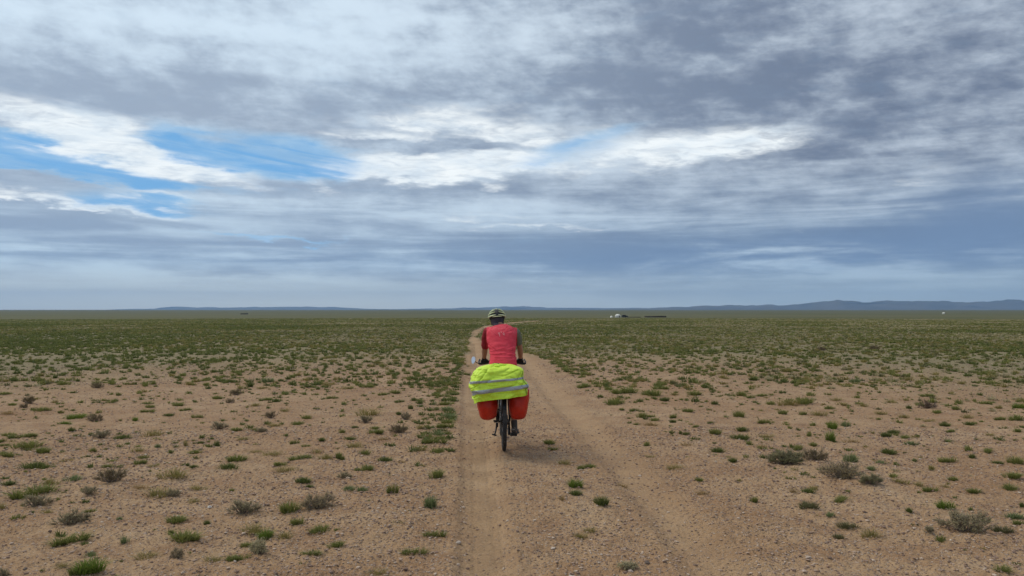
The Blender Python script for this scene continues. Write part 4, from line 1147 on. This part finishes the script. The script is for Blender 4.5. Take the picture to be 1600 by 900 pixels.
def pannier(cx, label, seed, lean):
    root = empty('pannier', (BX, BY, BZ), YAW); tag(root, label, 'bike bag', 'red panniers on the rear rack')
    # pivot at the bag's base
    base = Vector((cx, .0, .378))
    off = Matrix.Rotation(YAW, 4, 'Z') @ base
    root.location = (BX + off.x, BY + off.y, BZ + off.z)
    rings = []; n = 40
    for i in range(26):
        t = i / 25
        z = .37 * t
        # boxy bag with rounded belly, tapering to the bottom
        w = (.070 + .052 * min(1, (t * 2.4)) ** .6) * (1 - .0 * t); d = .125 + .045 * min(1, t * 2.2) ** .6
        if t < .12: k = math.sqrt(max(0, 1 - ((.12 - t) / .12) ** 2)); w *= .45 + .55 * k; d *= .6 + .4 * k
        xo = lean * (t - .5) * .06
        ring = []
        for j in range(n):
            q = 2 * math.pi * j / n; c, s_ = math.cos(q), math.sin(q); e = .62
            x = math.copysign(abs(c) ** e, c) * w + xo; y = math.copysign(abs(s_) ** e, s_) * d
            a = nz3(x + seed, y, z, 9) * .012 + nz3(x, y + seed, z * .6, 22) * .005
            x += c * a; y += s_ * a
            if s_ < 0: y -= .018 * math.sin(math.pi * min(1, t * 1.2)) * (1 - abs(c))
            ring.append((x, y, z + nz3(x, y, seed, 8) * .01 * (1 - t)))
        rings.append(ring)
    b = MB(); b.ring_loft(rings); b.build('body', REDBAG, root)
    r = MB(); r.tube([(-.10, -.02, .385), (-.03, -.025, .40), (.05, -.02, .40), (.10, -.02, .385)], .024, 14); r.build('roll_closure', REDBAG, root)
    s_ = MB(); s_.box((0, -.155, .30), (.026, .004, .16), Matrix.Rotation(-.08, 3, 'X')); s_.build('strap', STRAPM, root, smooth=False)
    h = MB(); h.box((.113 if cx < 0 else -.113, .0, .30), (.012, .24, .03)); h.build('rack_hook', STRAPM, root, smooth=False)
pannier(-.205, 'rounded red pannier hanging at the west side of the rear wheel, kickstand side', 3.1, -.5)
pannier(.180, 'red pannier hanging above the rider\'s shoe, chain side of the wheel', 7.7, .3)

# roll bag lying across the rack under the cover
root = empty('roll_bag', (BX + .0, BY, BZ), YAW); off = Matrix.Rotation(YAW, 4, 'Z') @ Vector((-.06, -.12, .735)); root.location = (BX + off.x, BY + off.y, BZ + off.z)
tag(root, 'dark olive roll bag on the rack, its drawn end showing above the yellow cover', 'bag')
b = MB(); b.ring_loft([[(x, r * .95 * math.cos(q), .13 + r * math.sin(q)) for q in (2 * math.pi * j / 26 for j in range(26))] for x, r in ((-.25, .05), (-.24, .10), (-.20, .125), (-.05, .132), (.1, .13), (.22, .12), (.255, .09), (.26, .04))])
b.build('body', DARKBAG, root)
b = MB(); b.tube([(-.13, .01, .24), (-.11, .0, .285), (-.07, -.01, .318), (-.015, -.015, .322), (.03, -.01, .305)], [.020, .022, .020, .018, .010], 10); b.build('drawstring_end', DARKBAG, root)
b = MB(); b.tube([(.0, -.13, .08), (.0, -.135, .16), (.0, -.08, .245)], .008, 8); b.build('strap', STRAPM, root)

def vest_point(u, t, off=0.0):
    """u around the bundle (0 = middle of the back, +-.5 = front), t from hem to top."""
    tt = min(max(t, 0), 1.25)
    xl = float(np.interp(tt, [0, .15, .45, .70, .86, .94, 1.0, 1.1, 1.25], [-.355, -.385, -.418, -.405, -.375, -.33, -.24, -.16, -.05]))
    xr = float(np.interp(tt, [0, .3, .6, .86, .94, 1.0, 1.1, 1.25], [.285, .278, .250, .222, .195, .135, .08, .0]))
    yb = float(np.interp(tt, [0, .3, .6, .86, .95, 1.0, 1.1, 1.25], [-.335, -.350, -.345, -.305, -.265, -.215, -.14, -.06]))
    yf = float(np.interp(tt, [0, .5, .86, .95, 1.0, 1.1, 1.25], [.10, .10, .08, .06, .03, -.01, -.05]))
    z0 = float(np.interp(tt, [0, .86, .94, 1.0, 1.1, 1.25], [.668, 1.020, 1.052, 1.076, 1.092, 1.096]))
    z0 = .658 + (z0 - .668) * .93
    tilt = float(np.interp(tt, [0, .35, .7, 1.0], [.12, .115, .06, .0]))
    q = u * 2 * math.pi
    cx, cy, rx, ry = (xl + xr) / 2, (yb + yf) / 2, (xr - xl) / 2, (yf - yb) / 2
    s_, c = math.sin(q), -math.cos(q)
    e = .42
    x = cx + math.copysign(abs(s_) ** e, s_) * rx; y = cy + math.copysign(abs(c) ** e, c) * ry
    z = z0 + tilt * (x + .05)
    # left side hangs lower and flares, with a loose flap
    if x < cx:
        k = max(0, (cx - x) / rx); 
        z -= .030 * max(0, k - .85) / .15 * (1 - tt)
        y += .05 * max(0, k - .8) / .2 * math.sin(min(1, tt) * math.pi)
    nrm = Vector((s_, c, 0)).normalized()
    # wrinkles: long diagonal pulls and small crumples
    p = Vector((x, y, z))
    wz = mnoise.noise(Vector((x * 3.5 + z * 5.0, z * 9.0 - x * 3.0, y * 3))) * .026 + mnoise.noise(Vector((x * 9 + z * 13, z * 17 - x * 6, y * 6 + 4))) * .015
    r1 = 1 - min(1, abs(mnoise.noise(Vector((x * 2.6 + z * 4.2 + 3, z * 6.5 - x * 4.2, y * 3)))) * 5)
    r2 = 1 - min(1, abs(mnoise.noise(Vector((x * 6 - z * 7 + 8, z * 9 + x * 5, y * 5)))) * 4)
    wz -= .016 * r1 ** 3 + .009 * r2 ** 3
    wz += .006 * math.sin((x * 1.0 + z * 2.4) * 26 + 2 * mnoise.noise(p * 6)) * (.4 + mnoise.noise(p * 4 + Vector((9, 0, 0))))
    wz += .010 * max(0, 1 - tt * 3) * math.sin(x * 34 + 2 * mnoise.noise(p * 5))
    # creases near the corners
    wz -= .014 * math.exp(-((x - (xr - .028)) / .008) ** 2) + .010 * math.exp(-((x - (xl + .055)) / .010) ** 2)
    wz *= 1 if tt < .95 else .55
    return p + nrm * (wz + off)
def vest():
    root = empty('yellow_vest_cover', (BX, BY, BZ), YAW)
    tag(root, 'fluorescent yellow safety vest with two grey bands stretched over the bags on the rack', 'safety vest')
    nu, nt = 220, 90
    b = MB(); rings = [[vest_point(-.5 + j / nu, 1.25 * i / nt) for j in range(nu)] for i in range(nt + 1)]
    b.ring_loft(rings, cap=False)
    me = b.mesh('vest', HIVIS)
    me = modded(me, [('SOLIDIFY', {'thickness': .002, 'offset': -1})])
    o = link('cloth', me, root)
    for t0, w in ((.300, .052), (.585, .030)):
        s_ = MB(); s_.ring_loft([[vest_point(-.5 + j / nu, t0 + w * 2.35 * (i / 6 - .5), .0028) for j in range(nu)] for i in range(7)], cap=False)
        link('reflective_band', modded(s_.mesh('band', REFL), [('SOLIDIFY', {'thickness': .001, 'offset': -1})]), root)
    h = MB()
    for t0 in (0.0,): h.tube([vest_point(-.5 + j / nu, .012, .001) for j in range(nu)], .0035, 6, closed=True)
    h.build('hem', HIVIS, root)
    # bunched neck opening tied on top
    k = MB()
    r = random.Random(8)
    for i in range(9):
        a = r.uniform(-.13, .13); x0 = -.165 + i * .014
        k.tube([(x0 - .03, -.20 + a * .2, 1.020 + .002 * i), (x0 + .01 + a * .1, -.17, 1.046 + .004 * r.random()), (x0 + .05, -.13 + a * .3, 1.060 - i * .001), (x0 + .09, -.10, 1.050)], [.012, .013, .012, .006], 8)
    k.build('bunched_neck', HIVIS, root)
    z = MB(); z.tube([vest_point(.168, t, .002) for t in np.linspace(.02, .84, 30)], .0028, 6); z.build('fold_shade_strip', STRAPM, root)  # black strip drawn for the shade inside the right-hand fold
vest()

# ------------------------------------------------------------------ rider
SKIN = simple('skin', (.38, .19, .115), .55, 0, .08, 30)
JERSEY = None
def jersey_material():
    m, gg, b = mat_new('jersey_red')
    tcn = gg.n.new('ShaderNodeTexCoord'); v = tcn.outputs['Object']
    x, y, z = gg.sep(v)
    n2_ = gg.noise(v, 14, 5, .6)[0]; n1_ = gg.noise(gg.vec(x, gg.mul(y, .5), gg.mul(z, 1.8)), 7, 5, .55, 1.2)[0]
    c = gg.mix(gg.ss(n2_, .3, .7), (.60, .042, .068), (.69, .062, .090))
    # pale dried salt between the shoulders
    c = gg.mix(gg.mul(gg.mul(gg.ss(z, 1.36, 1.47), gg.ss(gg.noise(v, 30, 6, .7)[0], .42, .75)), .22), c, (.80, .45, .45))
    # the sleeves: muted red on one arm, grey olive on the other
    c = gg.mix(gg.m('LESS_THAN', x, -.212), c, (.27, .022, .032))
    c = gg.mix(gg.m('GREATER_THAN', x, .186), c, (.16, .17, .125))
    gg.put(b.inputs['Base Color'], c); b.inputs['Roughness'].default_value = .8; b.inputs['Specular IOR Level'].default_value = .2
    bn = gg.n.new('ShaderNodeBump'); bn.inputs['Strength'].default_value = .9; bn.inputs['Distance'].default_value = .012
    gg.put(bn.inputs['Height'], n1_); gg.l.new(bn.outputs[0], b.inputs['Normal'])
    return m
JERSEY = jersey_material()
BLACKC = fab('black_lycra', (.016, .016, .018), .75, .004, 16)
BUFF = fab('grey_neck_cloth', (.045, .041, .055), .85, .004, 24)
person = empty('person', (BX, BY, BZ), YAW)
tag(person, 'cyclist in a red jersey and striped pale helmet, back turned, riding the loaded bicycle', 'person')

J = dict(  # joints in the bicycle frame
 pelvis=(-.005, .245, 1.02), waist=(-.008, .33, 1.16), chest=(-.018, .465, 1.33), top=(-.03, .565, 1.44), neck=(-.045, .62, 1.50), head=(-.068, .70, 1.60),
 shL=(-.195, .575, 1.425), elL=(-.232, .70, 1.205), wrL=(-.243, .825, 1.055), shR=(.160, .575, 1.420), elR=(.232, .70, 1.20), wrR=(.247, .825, 1.055),
 hiL=(-.09, .27, .99), knL=(-.135, .66, .86), anL=(-.128, .385, .545), hiR=(.08, .27, .99), knR=(.125, .475, .60), anR=(.145, .375, .205))
J = {k: Vector(v) for k, v in J.items()}
def ellring(c, ax, rx, ry, n=24, roll=(1, 0, 0), sq=1.0):
    ax = Vector(ax).normalized(); X = Vector(roll); X = (X - ax * X.dot(ax)).normalized(); Y_ = ax.cross(X)
    out = []
    for j in range(n):
        q = 2 * math.pi * j / n; c_, s_ = math.cos(q), math.sin(q)
        out.append(Vector(c) + X * math.copysign(abs(c_) ** sq, c_) * rx + Y_ * math.copysign(abs(s_) ** sq, s_) * ry)
    return out
def torso(mb, o=0.0, lo=0, hi=99):
    spine = [((-.005, .20, .93), .145, .105), ((-.005, .225, .98), .165, .125), ((-.005, .26, 1.05), .160, .120), ((-.008, .32, 1.14), .150, .105), ((-.012, .385, 1.23), .160, .108), ((-.018, .455, 1.32), .178, .115),
             ((-.022, .51, 1.385), .188, .112), ((-.028, .555, 1.435), .172, .092), ((-.035, .59, 1.47), .115, .070), ((-.042, .615, 1.50), .064, .058)][lo:hi]
    rings = []
    for i, (c, rx, ry) in enumerate(spine):
        a = Vector(spine[max(i - 1, 0)][0]); b = Vector(spine[min(i + 1, len(spine) - 1)][0])
        rings.append(ellring(c, b - a, rx + o, ry + o, 28, sq=.85))
    mb.ring_loft(rings)
def limb(mb, pts, rad, n=16):
    # smooth path through the joints
    P = [Vector(p) for p in pts]; out = []; R = []
    for i in range(len(P) - 1):
        a = P[max(i - 1, 0)]; b, c = P[i], P[i + 1]; d = P[min(i + 2, len(P) - 1)]
        for k in range(6):
            t = k / 6
            q = .5 * ((2 * b) + (-a + c) * t + (2 * a - 5 * b + 4 * c - d) * t * t + (-a + 3 * b - 3 * c + d) * t ** 3)
            out.append(q.lerp(b.lerp(c, t), .6)); R.append(rad[i] * (1 - t) + rad[i + 1] * t)
    out.append(P[-1]); R.append(rad[-1])
    mb.tube(out, R, n)
def remesh(mb, vox, smooth=6, name='m'):
    me = mb.mesh(name, None)
    return modded(me, [('REMESH', {'mode': 'VOXEL', 'voxel_size': vox}), ('SMOOTH', {'factor': .5, 'iterations': smooth})])
def hand(mb, wr, s, infl=0.0, cut=1.0):
    """Palm and five fingers closed round the grip; s = side (-1 left)."""
    g0 = Vector((s * .245, .852, 1.008))         # middle of the grip under the palm
    ax = (Vector((s * .305, .833, .999)) - Vector((s * .19, .868, 1.018))).normalized()   # outward along the grip
    back = Vector((0, -1, .25)).normalized()
    palm_c = g0 + Vector((0, -.018, .026))
    mb.ring_loft([ellring(wr, palm_c - wr, .027 + infl, .021 + infl, 16, ax), ellring(wr.lerp(palm_c, .55), palm_c - wr, .035 + infl, .021 + infl, 16, ax), ellring(palm_c + Vector((0, .01, 0)), Vector((0, 1, -.25)), .044 + infl, .019 + infl, 16, ax), ellring(palm_c + Vector((0, .032, .0)), Vector((0, 1, -.5)), .042 + infl, .014 + infl, 16, ax)])
    for k, (o, L) in enumerate(((-.032, .92), (-.011, 1.0), (.011, .95), (.032, .78))):
        r = (.0098 - .0006 * k) + infl
        kn = g0 + ax * o + Vector((0, .018, .030)); m1 = g0 + ax * o + Vector((0, .044 * L, .010)); m2 = g0 + ax * o + Vector((0, .036 * L, -.018)); m3 = g0 + ax * o + Vector((0, .008, -.026))
        pts = [g0 + ax * o * .8 + Vector((0, -.01, .032)), kn, m1, m2, m3]
        pts = pts[:max(3, int(round(5 * cut)))]
        mb.tube(pts, [r * 1.05, r * 1.08, r, r * .93, r * .85][:len(pts)], 10)
    th = [wr.lerp(palm_c, .6) - ax * .028, g0 - ax * .048 + Vector((0, -.022, .018)), g0 - ax * .056 + Vector((0, .006, -.006)), g0 - ax * .052 + Vector((0, .026, -.020))]
    mb.tube(th, [.013 + infl, .0125 + infl, .011 + infl, .009 + infl], 10)
HC = Vector((-.070, .705, 1.580))        # centre of the skull
HTILT = Matrix.Rotation(math.radians(-10), 3, 'X') @ Matrix.Rotation(math.radians(-4), 3, 'Y')
def H_(x, y, z): return HC + HTILT @ Vector((x, y, z))
def build_body():
    mb = MB(); torso(mb)
    limb(mb, [J['neck'] + Vector((0, -.03, -.05)), J['neck'], HC + Vector((0, -.02, -.03))], [.066, .056, .056])
    mb.ball(HC + Vector((0, .0, .018)), (.076, .096, .092), 24, 14, HTILT)
    mb.ball(H_(0, .040, -.045), (.056, .062, .070), 20, 12, HTILT)       # jaw and face
    mb.tube([H_(0, .098, .012), H_(0, .118, -.022), H_(0, .100, -.034)], [.009, .014, .011], 10)    # nose
    mb.ball(H_(0, .098, -.058), (.026, .012, .011), 12, 8, HTILT); mb.ball(H_(0, .092, -.092), (.022, .018, .016), 12, 8, HTILT)
    for s in (-1, 1):
        mb.ball(H_(s * .079, -.004, -.022), (.010, .018, .030), 12, 8, HTILT)
        mb.ball(H_(s * .032, .086, .024), (.022, .014, .010), 10, 8, HTILT)
    for s, sh, el, wr in ((-1, 'shL', 'elL', 'wrL'), (1, 'shR', 'elR', 'wrR')):
        S, E, Wr = J[sh], J[el], J[wr]
        limb(mb, [S + Vector((-s * .07, -.02, .0)), S, S.lerp(E, .45) + Vector((s * .006, 0, 0)), E, E.lerp(Wr, .35), Wr], [.055, .058, .047, .038, .038, .025])
        hand(mb, Wr, s)
    for s, hi, kn, an in ((-1, 'hiL', 'knL', 'anL'), (1, 'hiR', 'knR', 'anR')):
        A, K, N = J[hi], J[kn], J[an]
        limb(mb, [A + Vector((0, -.02, .03)), A.lerp(K, .2), A.lerp(K, .6), K, K.lerp(N, .32) + Vector((0, -.014, 0)), K.lerp(N, .75), N], [.085, .086, .068, .053, .055, .037, .034])
        ft = N + Vector((s * .006, .115, -.065 if s > 0 else -.062))
        limb(mb, [N + Vector((0, -.02, -.045)), N + Vector((0, .03, -.035)), ft], [.033, .036, .028])
    me = remesh(mb, .0062, 5, 'body'); me.materials.append(SKIN)
    for p in me.polygons: p.use_smooth = True
    return link('body', me, person)
build_body()
for s in (-1, 1):
    e = MB(); e.ball(H_(s * .032, .0945, .006), .0125, 12, 8); e.build('eye', simple('eye_white', (.6, .58, .55), .2), person)
# jersey: trunk and sleeves as one garment
jm = MB(); torso(jm, .015, 1, 9)
for s, sh, el, wr, cut in ((-1, 'shL', 'elL', 'wrL', .96), (1, 'shR', 'elR', 'wrR', .70)):
    S, E = J[sh], J[el]
    limb(jm, [S + Vector((-s * .09, -.03, .0)), S, S.lerp(E, .45 * cut) + Vector((s * .006, 0, 0)), S.lerp(E, cut)], [.060, .068, .060, .0525])
jme = remesh(jm, .0065, 5, 'jersey')
for v in jme.vertices:
    p = v.co; n_ = v.normal
    d = mnoise.noise(Vector((p.x * 5, p.y * 4, p.z * 12))) * .012 + mnoise.noise(Vector((p.x * 9 + p.z * 14, p.y * 5, p.z * 22 - p.x * 8))) * .006
    rg = 1 - min(1, abs(mnoise.noise(Vector((p.x * 5 + p.z * 3, 2, p.z * 9 - abs(p.x) * 8)))) * 5)
    d -= .007 * rg ** 3
    k = math.exp(-((p.z - 1.155) / .05) ** 2)
    d += k * .006 * math.sin(p.z * 150 + 5 * mnoise.noise(Vector((p.x * 5, 0, p.z * 4))) + abs(p.x) * 20)
    v.co = p + n_ * max(d, -.0055)
# gathered hem, the pocket seam
for v in jme.vertices:
    z = v.co.z
    if abs(z - (1.195 + .05 * abs(v.co.x))) < .007 and v.co.y < .36: v.co.y += .004
jme.materials.append(JERSEY)
for p in jme.polygons: p.use_smooth = True
jersey = link('jersey', jme, person)
# pale worn print between the shoulder blades, laid on the cloth
bvh = BVHTree.FromPolygons([v.co for v in jme.vertices], [tuple(p.vertices) for p in jme.polygons])
PRINT = simple('pale_print', (.68, .32, .32), .8, 0, .25, 90)
def stroke(pts, w):
    mb = MB(); out = []
    for x, z in pts:
        h = bvh.ray_cast(Vector((x, -1.0, z)), Vector((0, 1, 0)))
        if h[0]: out.append(h[0] + Vector((0, -.0015, .0005)))
    if len(out) > 1: mb.tube(out, [w * (.6 + .4 * math.sin(math.pi * i / (len(out) - 1))) for i in range(len(out))], 6); mb.build('print_mark', PRINT, jersey)
for pts, w in (([(-.060, 1.425), (-.058, 1.415), (-.064, 1.405)], .0035), ([(-.047, 1.428), (-.044, 1.41), (-.046, 1.39), (-.043, 1.375)], .0038), ([(-.028, 1.437), (-.024, 1.430), (-.020, 1.422)], .004),
               ([(-.006, 1.415), (-.002, 1.405), (.004, 1.395)], .0035), ([(.004, 1.430), (.010, 1.412), (.013, 1.395), (.011, 1.385)], .0036), ([(-.055, 1.40), (-.050, 1.398)], .003)):
    stroke(pts, w)
# rear pocket hem
def band(zf, w, name, mat):
    mb = MB(); out = []
    for i in range(40):
        x = -.125 + .245 * i / 39; h = bvh.ray_cast(Vector((x, -1.0, zf(x))), Vector((0, 1, 0)))
        if h[0]: out.append(h[0] + Vector((0, -.0006, 0)))
    mb.tube(out, w, 6); mb.build(name, mat, jersey)
band(lambda x: 1.205 + .02 * math.cos(x * 14), .0026, 'pocket_seam', simple('seam_dark_red', (.42, .02, .035), .8))
# shorts
sh_ = MB(); torso(sh_, .003, 0, 3)
for hi, kn in (('hiL', 'knL'), ('hiR', 'knR')):
    A, K = J[hi], J[kn]; limb(sh_, [A + Vector((0, -.02, .03)), A.lerp(K, .2), A.lerp(K, .78)], [.090, .092, .072])
me = remesh(sh_, .009, 3, 'shorts'); me.materials.append(BLACKC)
for p in me.polygons: p.use_smooth = True
link('shorts', me, person)
# gloves
for s, wr in ((-1, 'wrL'), (1, 'wrR')):
    gm = MB(); W0 = J[wr]; el = J['elL' if s < 0 else 'elR']
    hand(gm, W0, s, .0042, .62); gm.tube([W0 + (el - W0).normalized() * .035, W0 + (el - W0).normalized() * .01, W0], [.0315, .031, .031], 16)
    me = remesh(gm, .0055, 2, 'glove'); me.materials.append(BLACKC)
    for p in me.polygons: p.use_smooth = True
    link('glove', me, person)
# shoes and socks
SOLE = simple('shoe_sole', (.03, .028, .026), .8, dirt=.5); SHOE = fab('shoe_mesh', (.05, .045, .04), .8, .003, 30, dirt=.3); SOCK = fab('sock_grey', (.07, .065, .06), .9, .003, 30)
for s, an, tilt in ((1, 'anR', -.10), (-1, 'anL', .05)):
    N = J[an]; c = N + Vector((s * .004, .045, -.052)); R = Matrix.Rotation(tilt, 3, 'X') @ Matrix.Rotation(-s * .16, 3, 'Z')
    mb = MB(); rings = []
    for y, w, h0, h1 in ((-.115, .022, .0, .03), (-.105, .034, -.008, .06), (-.07, .040, -.01, .075), (-.03, .040, -.01, .070), (.02, .043, -.01, .055), (.07, .050, -.012, .042), (.115, .047, -.012, .034), (.145, .032, -.010, .022), (.155, .014, -.006, .010)):
        rings.append([c + R @ Vector((w * math.cos(q) * (1 if math.sin(q) < 0 else (.82)), y, (h0 + h1) / 2 + (h1 - h0) / 2 * math.sin(q))) for q in (2 * math.pi * j / 18 for j in range(18))])
    mb.ring_loft(rings); shoe = mb.build('shoe', SHOE, person)
    so = MB(); so.ring_loft([[c + R @ Vector((w * sx, y, z)) for sx, z in ((-1, -.026), (1, -.026), (1, -.006), (-1, -.006))] for y, w in ((-.118, .026), (-.09, .042), (0, .043), (.07, .054), (.12, .050), (.158, .022))]); so.build('sole', SOLE, shoe, smooth=False, bevel=.003)
    st_ = MB(); st_.box(c + R @ Vector((0, -.116, .036)), (.03, .008, .014), R); st_.build('heel_tab', simple('heel_grey', (.30, .29, .26), .6), shoe, smooth=False)
    kn = J['knR' if s > 0 else 'knL']; d = (kn - N).normalized()
    sk = MB(); sk.tube([N - Vector((0, .01, .03)), N, N + d * .05, N + d * .10], [.038, .039, .040, .041], 18); sk.build('sock', SOCK, person)
# neck cloth
nk = MB(); nk.ring_loft([ellring(J['neck'] + Vector((0, -.022, -.022)), (0, .5, 1), .082, .074), ellring(J['neck'] + Vector((.0, -.010, .01)), (0, .4, 1), .075, .072), ellring(HC + Vector((0, -.025, -.062)), (0, .2, 1), .076, .088), ellring(HC + Vector((0, -.014, -.02)), (0, .1, 1), .084, .102), ellring(HC + Vector((0, -.010, .02)), (0, .1, 1), .088, .108)], cap=False)
link('neck_cloth', modded(nk.mesh('nk', BUFF), [('SUBSURF', {'levels': 2, 'render_levels': 2}), ('SOLIDIFY', {'thickness': .003})]), person)
# helmet: dark liner with pale ribs
LIN = simple('helmet_liner', (.014, .014, .015), .7); RIB = simple('helmet_shell', (.66, .74, .46), .38, 0, .06, 20)
hel = MB()
def dome(a, e, k=1.0, lift=0.0):
    """Point of the helmet surface: a = heading from the back (0) to the front (pi), e = elevation."""
    rx, ry, rz = (.113 + lift) * k, (.150 + lift) * k, (.106 + lift) * k
    return H_(math.sin(a) * math.cos(e) * rx, -math.cos(a) * math.cos(e) * ry + .008, math.sin(e) * rz + .042)
hel.ring_loft([[dome(2 * math.pi * j / 40, e, .93) for j in range(40)] for e in np.linspace(math.radians(-16), math.radians(88), 14)])
helmet = hel.build('helmet', LIN, person)
def rib(path, w, name='shell_rib'):
    """Flat rounded strip along a list of (a, e) with width w (m)."""
    mb = MB(); pts = [dome(a, e) for a, e in path]; C0 = HC + Vector((0, 0, .04)); rings = []
    for i, p in enumerate(pts):
        t = (pts[min(i + 1, len(pts) - 1)] - pts[max(i - 1, 0)]).normalized(); n_ = (p - C0); n_ = (n_ - t * n_.dot(t)).normalized(); b = t.cross(n_)
        k = min(1, .35 + 3.0 * min(i, len(pts) - 1 - i) / len(pts))
        rings.append([p + b * w * k * .5 * math.cos(q) + n_ * (.0065 * math.sin(q)) for q in (2 * math.pi * j / 12 for j in range(12))])
    mb.ring_loft(rings); mb.build(name, RIB, helmet)
for s in (-1, 1):
    # sweeping ribs either side of the spine; low at the temple, rising to the spine
    for e_back, e_mid, e_front, w, a0 in ((3, -3, 4, .021, 9), (27, 13, 16, .018, 15), (48, 32, 30, .016, 22), (66, 52, 48, .014, 30)):
        path = []
        for k in range(22):
            t = k / 21; a = math.radians(a0 + (172 - a0) * t)
            e = (1 - t) ** 2 * e_back + 2 * t * (1 - t) * e_mid + t * t * e_front
            path.append((s * a, math.radians(e)))
        rib(path, w)
rib([(0, math.radians(e)) for e in np.linspace(62, 89, 8)] + [(math.pi, math.radians(e)) for e in np.linspace(88, 15, 16)], .022, 'shell_crown')
rib([(math.radians(a), math.radians(86 - abs(a) * .0)) for a in np.linspace(-90, 90, 9)], .03, 'shell_crown')
rib([(math.radians(a), math.radians(-8 + .0016 * a * a * .3)) for a in np.linspace(-34, 34, 14)], .012, 'rear_bridge')
for s in (-1, 1):
    mb = MB(); mb.tube([dome(s * math.radians(62), math.radians(-8), .93), H_(s * .080, -.01, -.055), H_(s * .060, .04, -.115)], .0055, 8, flat=.5); mb.build('chin_strap', STRAPM, helmet)
mb = MB(); mb.tube([dome(math.radians(a), math.radians(-12), .80) + HTILT @ Vector((0, 0, -.012)) for a in np.linspace(-80, 80, 14)], .010, 8); mb.build('cradle', LIN, helmet)
